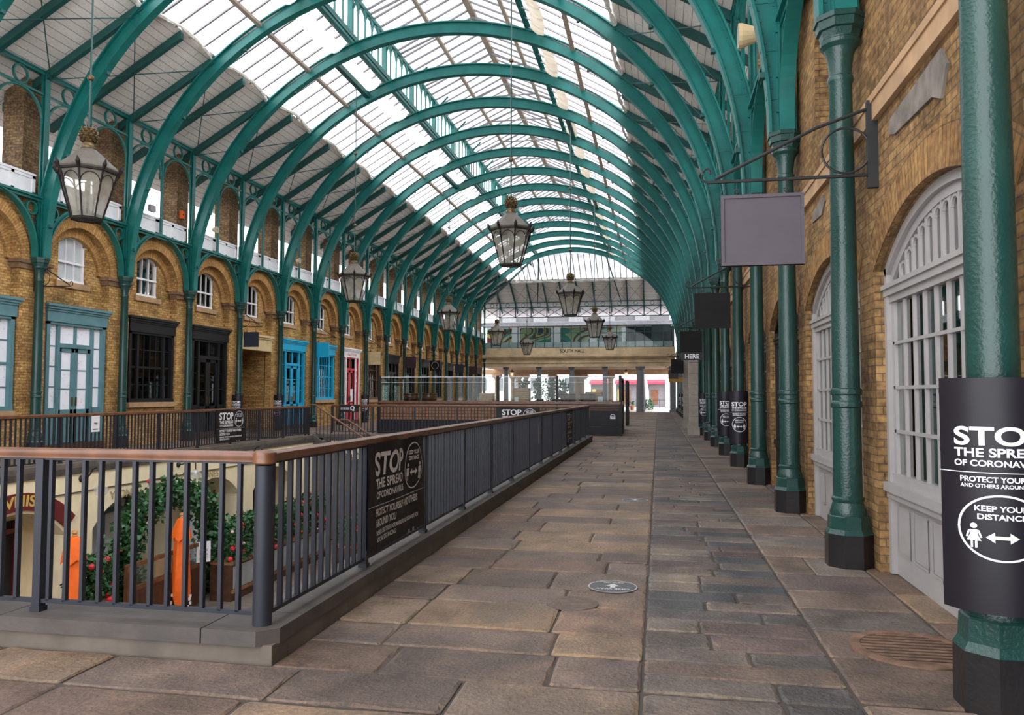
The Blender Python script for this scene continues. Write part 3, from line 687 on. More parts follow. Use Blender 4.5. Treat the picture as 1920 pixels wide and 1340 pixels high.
    # loose white netting slung below the glazing
    for s in (-1, 1):
        for n in range(-1, 19):
            e = B(); y0, y1 = YN(n) + .12, YN(n + 1) - .12
            lo = []; hi = []
            for k in range(13):
                t_ = k / 12; y = y0 + (y1 - y0) * t_; sag = math.sin(PI * t_); d = G0 + .05 - .18 * sag + random.uniform(-.02, .02)
                lo.append((X0 + s * d, y, zr(d) - .10 - .03 * random.random()))
                d2 = G1 + .12 + .16 * sag; hi.append((X0 + s * d2, y, zr(d2) - .12))
            e.tube(lo, [.06 + random.uniform(-.025, .03) for _ in lo], 6); e.obj('net_roll', 'netr', c, smooth=True)
            if y0 < yt - 2:
                w2 = B(); rows = 4
                G = []
                for j in range(rows + 1):
                    for (p, k) in zip(hi, range(13)):
                        d2 = abs(p[0] - X0) + (-.0 + .45 * j / rows) ; G.append((X0 + s * d2 + random.uniform(-.015, .015), p[1], zr(d2) - .14 - .05 * math.sin(PI * j / rows) + random.uniform(-.015, .015)))
                w2.add(G, [(j * 13 + k, j * 13 + k + 1, (j + 1) * 13 + k + 1, (j + 1) * 13 + k) for j in range(rows) for k in range(12)])
                w2.obj('net_edge', 'netb' if s > 0 else 'net', c, smooth=True)
    e = B(); pts = []
    for k in range(60):
        x = -G0 + 2 * G0 * k / 59; pts.append((X0 + x, yg + .05 + .10 * math.sin(k * 1.3), zr(G0) - .12 - .08 * abs(math.sin(k * .55))))
    e.tube(pts, .13, 6); e.obj('net_roll', 'net', c, smooth=True)
roof()
# ================================================================== CAST IRON
G_L, G_R = 'green columns of the left arcade', 'green columns of the right row'
def make_column():
    t = thing('iron_column', 'x', 'column', group=G_L)
    a8 = PI / 8; k8 = 1 / math.cos(a8)
    u = B(); u.lathe([(-.12, .205 * k8), (.30, .200 * k8)], seg=8, rot=a8); u.obj('plinth', 'black', t)
    u = B(); u.lathe([(.30, .204 * k8), (.345, .178 * k8), (.46, .172 * k8), (.47, .165 * k8)], seg=8, rot=a8); u.obj('octagonal_base', 'col', t)
    u = B(); u.lathe([(.45, .160), (.49, .166), (.53, .155), (.59, .137), (.61, .146), (.63, .146), (.645, .131), (1.48, .127), (1.49, .140), (1.515, .143), (1.54, .138), (1.55, .128),
                      (1.60, .127), (1.61, .141), (1.635, .144), (1.66, .139), (1.67, .125), (2.6, .121), (4.62, .106), (4.64, .118), (4.66, .122), (4.69, .118), (4.70, .106), (4.76, .106), (4.9, .125), (5.0, .165)], seg=28)
    u.obj('shaft', 'col', t, smooth=True)
    u = B(); u.lathe([(4.96, .150), (5.0, .182), (5.035, .186), (5.05, .170), (5.06, .172)], seg=28, cap=False)
    u.lathe([(5.06, .165 * k8), (5.13, .180 * k8), (5.14, .205 * k8), (5.22, .212 * k8), (5.225, .228 * k8), (5.275, .228 * k8)], seg=8, rot=a8); u.obj('capital', 'col', t)
    u = B(); u.box(-.045, .075, -.05, .05, 5.275, 10.36); u.box(-.02, .02, -.12, .12, 5.275, 10.36); u.box(.06, .085, -.085, .085, 5.275, 10.36); u.box(-.06, -.035, -.085, .085, 5.275, 10.36)
    for z in (5.6, 6.1, 6.75, 7.4): u.cb((.09, 0, z), (.05, .14, .03))
    u.obj('upper_post', 'steel', t); return t
col0 = make_column()
for n in range(2, 21):
    o = col0 if n == 2 else dup(col0, (0, 0, 0))
    o.location = (XL, YN(n), 0); o['label'] = 'green cast iron column of the left arcade, %s counted from the left picture edge' % ORD[n - 3] if n > 3 else 'green cast iron column of the left arcade, %s beyond the left picture edge' % ('just' if n == 3 else 'farther')
for n in range(0, 21):
    o = dup(col0, (XR - {0: .055, 1: .016}.get(n, 0), YN(n), 0), PI, 'green cast iron column, %s counted from the nearest along the right wall' % ORD[n + 1]); o['group'] = G_R
# ribs
IA, IB, OA, OB = 8.93, 8.62, 9.26, 9.0      # half axes of the soffit and of the back of the rib
def make_rib():
    t = thing('arched_rib', 'x', 'roof rib', group='arched green ribs spanning the hall')
    def arc(i0, o0, y0, y1, nm):
        u = B(); v = []; f = []; K = 80
        for i in range(K + 1):
            a = PI * i / K; c, s = math.cos(a), math.sin(a)
            for (ea, eb) in (i0, o0):
                for y in (y0, y1): v.append((ea * c, y, eb * s))
        for i in range(K): k = i * 4; f += [(k, k + 1, k + 5, k + 4), (k + 2, k + 6, k + 7, k + 3), (k, k + 4, k + 6, k + 2), (k + 1, k + 3, k + 7, k + 5)]
        u.add(v, f + [(0, 2, 3, 1), (K * 4, K * 4 + 1, K * 4 + 3, K * 4 + 2)]); u.obj(nm, 'steel', t)
    arc((IA, IB), (OA, OB), -.025, .025, 'web')
    arc((IA - .02, IB - .02), (IA + .02, IB + .02), -.12, .12, 'lower_flange'); arc((OA - .02, OB - .02), (OA + .02, OB + .02), -.12, .12, 'upper_flange')
    for s in (-1, 1):
        u = B()
        for z in (.5, 1.2, 1.9):
            c = math.sqrt(1 - (z / IB) ** 2) * IA; u.box(*sorted((s * (c - .03), s * (c + .30))), -.035, .035, z, z + .05)
        u.obj('gusset', 'steel', t)
        rv = B()
        for i in range(70):
            a = .02 + i * .019
            for ea, eb in ((IA + .06, IB + .06), (OA - .06, OB - .06)):
                for y in (-1, 1): rv.cb((s * ea * math.cos(a), y * .03, eb * math.sin(a)), (.028, .016, .028))
        rv.obj('rivet_rows', 'steel', t)['kind'] = 'stuff'
        for a in (.10, .33, .62, .95):
            b = B(); b.cb((s * (IA - .05) * math.cos(a), 0, (IB - .05) * math.sin(a)), (.08, .12, .08)); b.obj('bolt_lug', 'steel2', t)
    return t
rib0 = make_rib()
for n in range(0, 19):
    o = rib0 if n == 0 else dup(rib0, (0, 0, 0))
    o.location = (X0, YN(n), CAP); o['label'] = 'arched green roof rib springing from the %s column along the right wall' % ORD[n + 1]
# arcade arches, clerestory and white parapets, bay by bay
def make_arcade():
    t = thing('arcade_arch', 'x', 'arch', group='pierced green arches between the left columns'); c = (0, .12)
    u = B(); u.ring(fx, c, 1.50, 1.60, -.04, .04, seg=32); u.ring(fx, c, 1.485, 1.515, -.10, .10, seg=32)
    for s in (-1, 1):
        u.box(-.04, .04, *sorted((s * 1.5, s * 1.6)), 0, .12); u.box(-.1, .1, *sorted((s * 1.485, s * 1.515)), 0, .12)
    u.obj('arch_band', 'steel', t)
    for s in (-1, 1):
        r = B(); r.ring(fx, (s * 1.335, 1.30), .15, .19, -.05, .05, a0=0, a1=2 * PI, seg=22); r.obj('spandrel_ring', 'steel', t)
        w_ = B(); w_.prism([(s * 1.60, .1), (s * 1.62, .1), (s * 1.62, 1.53), (s * 1.57, 1.53)], lambda p, x: (x, p[0], p[1]), -.03, .03); w_.obj('spandrel_plate', 'steel', t)
    b = B(); b.box(-.06, .06, -S / 2 + .08, S / 2 - .08, 1.53, 1.60); b.box(-.12, .12, -S / 2 + .08, S / 2 - .08, 1.60, 1.66); b.obj('top_beam', 'steel', t)
    return t
def make_cler():
    t = thing('clerestory_frame', 'x', 'iron frame', group='open green clerestory frames above the left arcade'); h = S / 2
    u = B(); u.box(-.06, .06, -h + .09, h - .09, 3.36, 3.46); u.box(-.08, .08, -h + .09, h - .09, 3.44, 3.48); u.obj('top_rail', 'steel', t)
    u = B(); u.box(-.045, .045, -h + .09, h - .09, 2.80, 2.86); u.obj('low_rail', 'steel', t)
    u = B(); u.box(-.035, .035, -.04, .04, 0, 3.4); u.obj('mullion', 'steel', t)
    for s in (-1, 1):
        r = B(); r.ring(fx, (s * h / 2, 3.11), .215, .25, -.035, .035, a0=0, a1=2 * PI, seg=24); r.obj('rail_ring', 'steel', t)
        r = B(); rr = h / 2 - .07; r.ring(fx, (s * h / 2, 2.02), rr - .03, rr + .02, -.035, .035, seg=24); r.obj('light_arch', 'steel', t)
    return t
def make_para():
    t = thing('parapet_panel', 'x', 'parapet', group='white panelled parapets above the left arcade'); h = S / 2
    u = B(); u.box(-.03, .0, -h + .1, h - .1, 0, .60); u.obj('panel', 'white', t)
    u = B(); u.box(-.03, .045, -h + .1, h - .1, .56, .62); u.box(-.03, .03, -h + .1, h - .1, 0, .06)
    for a, b in ((-h + .1, -h + .2), (-.1, .1), (h - .2, h - .1)): u.box(0, .025, a, b, .05, .58)
    for s in (-1, 1): u.box(0, .025, s * h / 2 - .05, s * h / 2 + .05, .05, .58)
    u.box(0, .025, -h + .1, h - .1, .05, .12); u.box(0, .025, -h + .1, h - .1, .48, .58); u.obj('moulding', 'white', t); return t
ar0, cl0, pa0 = make_arcade(), make_cler(), make_para()
FR = 'green arch with pierced round spandrels, %s bay of the '
for n in range(2, 20):
    y = YN(n) + S / 2
    for src, z, dx, lab in ((ar0, CAP, 0, 'green pierced iron arch, %s bay from the picture edge, left arcade'), (cl0, 6.94, 0, 'open green clerestory frame, %s bay from the picture edge, left arcade'),
                            (pa0, 6.94, -.16, 'white panelled parapet, %s bay from the picture edge, left arcade')):
        o = src if n == 2 else dup(src, (0, 0, 0)); o.location = (XL + dx, y, z); o['label'] = lab % (ORD[n - 2] if n > 2 else 'unseen')
for n in range(0, 20):
    y = YN(n) + S / 2
    for src, z, dx, lab, g in ((ar0, CAP, 0, 'green iron arch with round pierced spandrels, beyond the %s column of the right wall', 'pierced green arches between the right columns'),
                            (cl0, 6.94, 0, 'open green clerestory frame with iron rings, beyond the %s column of the right wall', 'open green clerestory frames above the right row'),
                            (pa0, 6.94, .16, 'white panelled parapet above the arch, beyond the %s column of the right wall', 'white panelled parapets above the right row')):
        o = dup(src, (XR + dx, y, z), PI, lab % ORD[n + 1]); o['group'] = g
# ================================================================== SHOP FRONTS ON THE LEFT
def shopfront(n, kind, wood, fill, label, zs=1.2, zf0=3.63, zf1=4.13, fmat=None, cols=4, text=None):
    """kind door / window, standing in the niche of bay n; local x towards the hall, y along it"""
    t = thing('shopfront', label, 'shopfront', (WL, YN(n) + S / 2, 0)); H = 1.16; fm = fmat or wood
    u = B(); u.box(-.26, .02, -1.19, 1.19, zf0, zf1 - .2); u.obj('fascia', fm, t)
    u = B(); u.box(-.26, .05, -1.22, 1.22, zf1 - .20, zf1 - .14); u.box(-.26, .09, -1.25, 1.25, zf1 - .14, zf1 - .07); u.box(-.26, .13, -1.28, 1.28, zf1 - .07, zf1); u.obj('cornice', fm, t)
    u = B(); z0 = zs if kind == 'window' else .18
    for s in (-1, 1):
        u.box(-.22, -.02, *sorted((s * H, s * (H - .12))), z0, zf0); u.box(-.20, -.06, *sorted((s * .62, s * .72)), z0, zf0)
    u.box(-.22, -.02, -H, H, zf0 - .07, zf0)
    if kind == 'window': u.box(-.22, .0, -H, H, z0, z0 + .12)
    u.obj('frame', wood, t)
    g = B()
    if kind == 'door':
        for s in (-1, 1):
            d = B(); a, b = sorted((s * .02, s * .62)); d.box(-.17, -.10, a, a + .11, .2, 2.92); d.box(-.17, -.10, b - .11, b, .2, 2.92); d.box(-.17, -.10, a, b, .2, 1.15); d.box(-.17, -.10, a, b, 2.80, 2.92)
            for z in (1.72, 2.27): d.box(-.15, -.12, a, b, z, z + .03)
            d.box(-.10, -.085, a + .16, b - .16, .4, 1.0); dd = d.obj('door', wood, t)
            k = B(); k.box(-.10, -.06, *sorted((s * .06, s * .09)), 1.25, 1.5); k.obj('handle', 'gold', dd)
            p = B(); p.box(-.20, -.06, *sorted((s * .70, s * 1.06)), .18, 1.2); p.box(-.06, -.045, *sorted((s * .78, s * .98)), .4, 1.05); p.obj('side_panel', wood, t)
            m_ = B()
            for z in (1.78, 2.36, 2.94): m_.box(-.15, -.12, *sorted((s * .70, s * 1.06)), z, z + .03)
            m_.obj('glazing_bars', wood, t)
        u = B(); u.box(-.165, -.105, -.03, .03, .18, 2.92); u.box(-.2, -.06, -.62, .62, 2.92, 3.04); u.box(-.18, -.08, -.04, .04, 3.04, zf0); u.obj('transom', wood, t)
        u = B(); u.box(-.25, .03, -1.16, 1.16, -.08, .18); u.obj('threshold', 'woodd', t)
        g.box(-.145, -.135, -1.1, 1.1, 1.15, zf0 - .05)
    else:
        u = B(); w_ = 1.24 / cols
        for i in range(1, cols): u.box(-.16, -.11, -.62 + w_ * i - .015, -.62 + w_ * i + .015, z0, zf0)
        for i in range(1, 4):
            z = z0 + (zf0 - z0) * i / 4; h = .035 if i == 2 else .015; u.box(-.16, -.11, -1.1, 1.1, z - h, z + h)
        u.obj('glazing_bars', wood, t)
        u = B(); u.box(-.26, .06, -1.2, 1.2, z0 - .16, z0); u.obj('sill', 'stone', t)
        u = B(); u.box(-.26, -.06, -1.2, 1.2, -.1, z0 - .16); u.obj('stall_riser', 'brickY', t)
        g.box(-.145, -.135, -1.1, 1.1, z0, zf0 - .05)
    if fill == 'paper':
        g.obj('pane', 'paper', t)
        q = B(); rnd = random.Random(n)
        for _ in range(90):
            y, z = rnd.uniform(-1.03, 1.0), rnd.uniform(1.25, 3.5); w2 = rnd.choice((.02, .03, .05)); q.box(-.133, -.131, y, y + w2, z, z + .012); q.box(-.133, -.131, y, y + .008, z, z + w2)
        q.obj('print_marks', 'inkg', t)['kind'] = 'stuff'
    else:
        g.obj('pane', 'pane', t)
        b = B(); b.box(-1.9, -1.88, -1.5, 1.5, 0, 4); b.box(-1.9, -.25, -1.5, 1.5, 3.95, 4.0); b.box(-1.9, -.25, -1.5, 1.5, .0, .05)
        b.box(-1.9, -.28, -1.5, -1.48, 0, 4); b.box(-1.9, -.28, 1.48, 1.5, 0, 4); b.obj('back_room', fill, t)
        s_ = B(); rnd = random.Random(n * 3)
        for z in (1.3, 1.75, 2.2):
            s_.box(-1.0, -.6, -1.1, 1.1, z - .03, z)
            for _ in range(9):
                y = rnd.uniform(-1, .95); h = rnd.uniform(.08, .3); s_.box(-.9, -.75, y, y + rnd.uniform(.05, .14), z, z + h)
        s_.obj('display', rnd.choice(('wood3', 'white', 'wood2', 'mid')), t)['kind'] = 'stuff'
    if text:
        body, size, mt = text; x = B(); x.text(body, size, (0, zf0 + .09), lambda p, q: (.024, -p, q), 'c'); 
        x = B(); x.text(body, size, (0, zf0 + .09), lambda p, q: (.024, p, q), 'c'); x.obj('lettering', mt, t)
    return t
shopfront(3, 'window', 'teal', 'paper', 'grey-blue shop window with white papered panes beside the papered double door', zs=1.15)
shopfront(4, 'door', 'teal', 'paper', 'grey-blue shopfront with papered double door and side lights')
shopfront(5, 'window', 'blackj', 'mid', 'black shop window full of goods above a stone sill', zs=1.33)
shopfront(6, 'door', 'blackj', 'dark', 'black shopfront with glazed double door beside the open passage')
shopfront(8, 'door', 'cyan', 'dark', 'bright blue shopfront with glazed double door')
shopfront(9, 'window', 'cyan', 'dark', 'bright blue shop window of small panes', zs=1.33, cols=6)
shopfront(11, 'window', 'woodd', 'mid', 'dark brown shop window behind the cream hanging board', zs=1.3)
DK = [('door', 'first'), ('window', 'second'), ('door', 'third'), ('window', 'fourth'), ('door', 'fifth'), ('window', 'sixth'), ('door', 'seventh'), ('window', 'eighth')]
for i, (k_, o_) in enumerate(DK):
    shopfront(12 + i, k_, 'blackj', 'dark', 'black shopfront with %s, %s beyond the brown one towards the far end' % ('double door' if k_ == 'door' else 'shop window', o_), zs=1.3)
# the red shop
t = shopfront(10, 'door', 'red', 'dark', 'red shopfront door in a white surround with red lettering', fmat='white', text=('A PLACE TO EAT', .13, 'red'))
u = B()
for s in (-1, 1): u.box(-.22, .02, *sorted((s * 1.2, s * 1.08)), .1, 3.63); u.box(-.2, .0, *sorted((s * .62, s * .74)), .1, 3.63)
u.obj('white_surround', 'white', t)
u = B(); u.box(-.13, -.10, .05, .58, 1.2, 1.9); u.obj('notice_sheet', 'white', t)
u = B(); u.box(-.13, -.09, .76, 1.06, .2, 3.6); u.obj('red_panel', 'red', t)
u = B()
for z, w_ in ((3.0, .13), (2.7, .10), (2.4, .14), (2.1, .09)): u.lathe([(z - w_, .01), (z - w_ * .5, w_), (z + w_ * .3, w_ * .7), (z + w_, .01)], c=(-.085, .91, 0), seg=10)
u.v = [(-.085 + (p[0] + .085) * .1, p[1], p[2]) for p in u.v]; u.obj('white_motif', 'ink', t)
# open passage of bay seven with its cream fascia
t = thing('passage_fascia', 'cream moulded fascia over the dark brick passage', 'fascia', (WL, YN(7) + S / 2, 0))
u = B(); u.box(-.26, .02, -1.24, 1.24, 3.45, 3.95); u.obj('fascia_board', 'creamb', t)
u = B(); u.box(-.26, .06, -1.27, 1.27, 3.95, 4.02); u.box(-.26, .11, -1.30, 1.30, 4.02, 4.12); u.obj('cornice', 'creamb', t)
u = B(); c = YN(7) + S / 2; u.box(WL - 2.0, WL - .27, c - 1.22, c - 1.16, -.1, 4.1); u.box(WL - 2.0, WL - .27, c + 1.16, c + 1.22, -.1, 4.1); u.box(WL - 2.0, WL - 1.95, c - 1.2, c + 1.2, -.1, 4.1); u.box(WL - 2, WL - .27, c - 1.2, c + 1.2, 3.46, 3.5)
struct(u.obj('wall_passage', 'brickY'), 'brick sides of the open passage in the left arcade')
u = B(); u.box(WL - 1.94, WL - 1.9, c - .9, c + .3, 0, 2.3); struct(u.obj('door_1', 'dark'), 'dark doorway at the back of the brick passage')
# ================================================================== SHOP WINDOWS IN THE RIGHT WALL
HW, ZSP, RISE = 1.44, 2.74, .47
RR = (HW * HW + RISE * RISE) / 2 / RISE; ZCC = ZSP + RISE - RR
def arch_window(n, wood, label, base=True, detail=True):
    t = thing('arched_shop_window', label, 'shop window', (WR, YN(n) + S / 2, 0)); x0, x1 = .10, .18; am = math.asin(HW / RR)
    f = lambda xx, p, q: (xx, p, q)
    u = B(); u.ring(f, (0, ZCC), RR - .075, RR, x0 - .02, x1 + .02, a0=PI / 2 - am, a1=PI / 2 + am, seg=24); u.ring(f, (0, ZCC), RR - .15, RR - .075, x0 + .02, x1, a0=PI / 2 - am * .96, a1=PI / 2 + am * .96, seg=24)
    for s in (-1, 1): u.box(x0 - .02, x1 + .02, *sorted((s * HW, s * (HW - .07))), .0, ZSP + .02); u.box(x0 + .02, x1, *sorted((s * (HW - .07), s * (HW - .14))), .74, 2.5)
    u.obj('frame', wood, t)
    u = B(); u.box(x0 - .03, x1, -HW, HW, 2.50, 2.56); u.box(x0, x1, -HW, HW, 2.44, 2.50); u.box(x0 - .05, x1, -HW, HW, 2.56, 2.60); u.obj('transom', wood, t)
    u = B(); u.box(x0 - .06, x1, -HW, HW, .74, .82); u.box(x0 - .03, x1, -HW, HW, .68, .74); u.box(x0 + .0, x1, -HW, HW, .82, .90); u.obj('sill', wood, t)
    u = B(); u.box(x0 + .03, x1, -HW, HW, .0, .70)
    for i in range(6):
        a = -HW + .16 + i * .45; u.band([(a, .2), (a + .36, .2), (a + .36, .62), (a, .62)], [(a + .02, .22), (a + .34, .22), (a + .34, .60), (a + .02, .60)], lambda p, q: (x0 + .018, p, q))
        u.box(x0 + .024, x0 + .03, a + .02, a + .34, .22, .60)
    u.obj('base_panel', wood, t)
    u = B(); top = lambda d: ZCC + math.sqrt((RR - .15) ** 2 - d * d)
    k = 10
    for i in range(1, k):
        y = -HW + .14 + (2 * HW - .28) * i / k; u.box(x1 - .055, x1 - .025, y - .015, y + .015, .88, 2.46)
    for z in (1.28, 1.67, 2.07): u.box(x1 - .06, x1 - .025, -HW + .1, HW - .1, z - .014, z + .014)
    u.obj('glazing_bars', wood, t)
    u = B(); k = 15
    for i in range(k):
        y0, y1 = -HW + .14 + (2 * HW - .28) * i / k, -HW + .14 + (2 * HW - .28) * (i + 1) / k; ym = (y0 + y1) / 2; w_ = (y1 - y0) / 2
        zt = min(top(y0), top(y1)) - w_ * .9
        if i: u.box(x1 - .055, x1 - .025, y0 - .016, y0 + .016, 2.58, max(2.6, top(y0)))
        if zt > 2.66:
            u.ring(f, (ym, zt), w_ - .022, w_ + .004, x1 - .05, x1 - .03, seg=10)
            u.ring(f, (ym, 2.60 + w_), w_ - .02, w_ + .004, x1 - .05, x1 - .03, a0=PI, a1=2 * PI, seg=8)
    u.obj('fanlight_tracery', wood, t)
    g = B(); P = [(-HW + .1, .85), (HW - .1, .85)] + [((HW - .1) * (1 - i / 8), top((HW - .1) * (1 - i / 8))) for i in range(17)]
    g.flat(P, lambda p, q: (x1 - .03, p, q)); g.obj('pane', 'pane', t)
    if detail:
        b = B(); rnd = random.Random(n)
        b.box(.55, .58, -1.4, 1.4, .8, .86); b.obj('window_shelf', 'mid', t)
        l = B()
        for i in range(5):
            for s in (-1, 1): l.tube([(.6, -.2 + i * .22 - s * .2, 1.0), (.6, -.2 + i * .22 + s * .2, 2.3)], .010, 4)
        l.obj('folding_lattice', 'bar', t)
        l = B(); l.box(.46, .48, -.42, -.20, 1.5, 2.4); l.obj('white_display_panel', 'white', t)
    return t
arch_window(0, 'offw', 'off-white arched shop window, nearest, behind the big black poster column')
arch_window(1, 'offw', 'off-white arched shop window between the second and third columns on the right')
for n in range(2, 8): arch_window(n, 'blackj', 'black framed arched shop window, %s beyond the off-white ones on the right' % ORD[n - 1], detail=False)
for n in range(9, 20): arch_window(n, 'blackj', 'black framed arched shop window, %s beyond the stone piers on the right' % ORD[n - 8], detail=False)
# ================================================================== RAILINGS
def railing(name, label, pts, z0, posts, group=None, cap=False, loc=None, step=.122):
    """straight runs of square balusters between slender posts, under a moulded wooden handrail"""
    (ax, ay), (bx, by) = pts; L = math.hypot(bx - ax, by - ay); a = math.atan2(by - ay, bx - ax)
    t = thing(name, label, 'railing', (ax, ay, z0), a, group)
    u = B(); prof = [(-.036, .992), (.036, .992), (.036, 1.008), (.043, 1.022), (.040, 1.042), (.022, 1.055), (-.022, 1.055), (-.040, 1.042), (-.043, 1.022), (-.036, 1.008)]
    u.prism(prof, lambda p, x: (x, p[0], p[1]), 0, L); u.obj('handrail', 'wood', t, smooth=True)
    u = B(); u.box(0, L, -.018, .018, .978, .992); u.obj('top_bar', 'slate', t)
    u = B(); u.box(0, L, -.016, .016, .055, .08); u.obj('bottom_bar', 'slate', t)
    pos = [p for p in posts]
    pm = None
    for p in pos:
        if pm is None:
            u = B(); u.box(-.028, .028, -.028, .028, 0, .985); u.box(-.036, .036, -.036, .036, 0, .03); pm = u.obj('post', 'slate', t)
            o = pm
        else: o = pm.copy(); C.objects.link(o)
        o.location = (p, 0, 0)
    n = int(L / step); bars = [step * (i + .5) for i in range(n)]; bars = [b for b in bars if all(abs(b - p) > .05 for p in pos)]
    u = B(); u.box(-.012, .012, -.016, .016, .07, .985); bm_ = None
    for b in bars[:100]:
        if bm_ is None: bm_ = u.obj('baluster', 'slate', t); o = bm_
        else: o = bm_.copy(); C.objects.link(o)
        o.location = (b, 0, 0)
    if len(bars) > 100:
        r = B()
        for b in bars[100:]: r.box(b - .012, b + .012, -.016, .016, .07, .985)
        r.obj('balusters', 'slate', t)['kind'] = 'stuff'
    return t
RZ0 = .19; RXX = -2.38; RY0 = 4.45; RYE = 27.0; RLX = -12.42
PP = [1.62 * i for i in range(1, 14)]
railing('railing', 'long slate railing with wooden handrail beside the stone walkway, running into the distance', ((RXX, RY0), (RXX, RYE)), RZ0, PP)
railing('railing', 'slate railing with wooden handrail across the front of the sunken court', ((RXX, RY0), (RLX, RY0)), RZ0, [1.60 * i for i in range(1, 7)])
railing('railing', 'far railing along the left walkway in front of the shops', ((RLX, RY0), (RLX, 26.2)), .12, [1.65 * i for i in range(1, 14)] + [21.72])
railing('railing', 'railing across the far end of the sunken court in front of the bar', ((-11.9, RYE), (RXX, RYE)), RZ0 - .02, [1.6 * i for i in range(0, 6)] + [9.5])
railing('railing', 'short return railing at the head of the court stairs', ((RLX, 26.2), (RLX - .9, 26.2)), .12, [.88])
t = thing('corner_post', 'thick round slate post with a wooden cap at the railing corner', 'post', (RXX - .02, RY0, .19))
u = B(); u.lathe([(0, .058), (.97, .056)], seg=24); u.obj('post_shaft', 'slate', t, smooth=True)
u = B(); u.lathe([(.975, .055), (.985, .070), (1.0, .072), (1.012, .068), (1.03, .074), (1.05, .070), (1.062, .05)], seg=24); u.obj('cap', 'wood', t, smooth=True)
# stairs down into the court at the far left corner
def stairs():
    t = thing('stair_flight', 'stone stairs going down into the sunken court at its far left corner', 'stairs', (-12.2, 26.55, .1))
    u = B(); n = 20
    for i in range(n): u.box(i * .28, (i + 1) * .28, -.42, .42, -3.65, -.175 * (i + 1))
    u.obj('steps', 'curb', t)
    u = B(); u.prism([(0, .05), (0, -.12), (5.6, -3.62), (5.6, -3.4)], lambda p, y: (p[0], y, p[1]), -.52, -.42); u.obj('string_wall', 'curbd', t)
    for k, y in enumerate((-.47, .40)):
        h = thing('stair_railing', ('nearer' if k == 0 else 'farther') + ' sloping stair railing with red-brown handrail going down into the court', 'railing', (-12.15 + k * .9, 26.55 + y, .1))
        L = 5.4 - k * .9; zz = -.625 * .9 * k; sl = -.625
        a = B(); a.tube([(-.3 if k == 0 else -.55, 0, 1.12 + zz), (0, 0, 1.12 + zz), (L, 0, 1.12 + zz + sl * L)], .032, 8); a.obj('handrail', 'wood', h, smooth=True)
        bar = None
        for i in range(int(L / .14)):
            x = .07 + i * .14
            if bar is None: b = B(); b.box(-.009, .009, -.009, .009, 0, .98); bar = b.obj('baluster', 'slate', h); o = bar
            else: o = bar.copy(); C.objects.link(o)
            o.location = (x, 0, zz + sl * x + .12)
        b = B(); b.tube([(0, 0, zz + .14), (L, 0, zz + .14 + sl * L)], .014, 6); b.obj('bottom_bar', 'slate', h)
stairs()
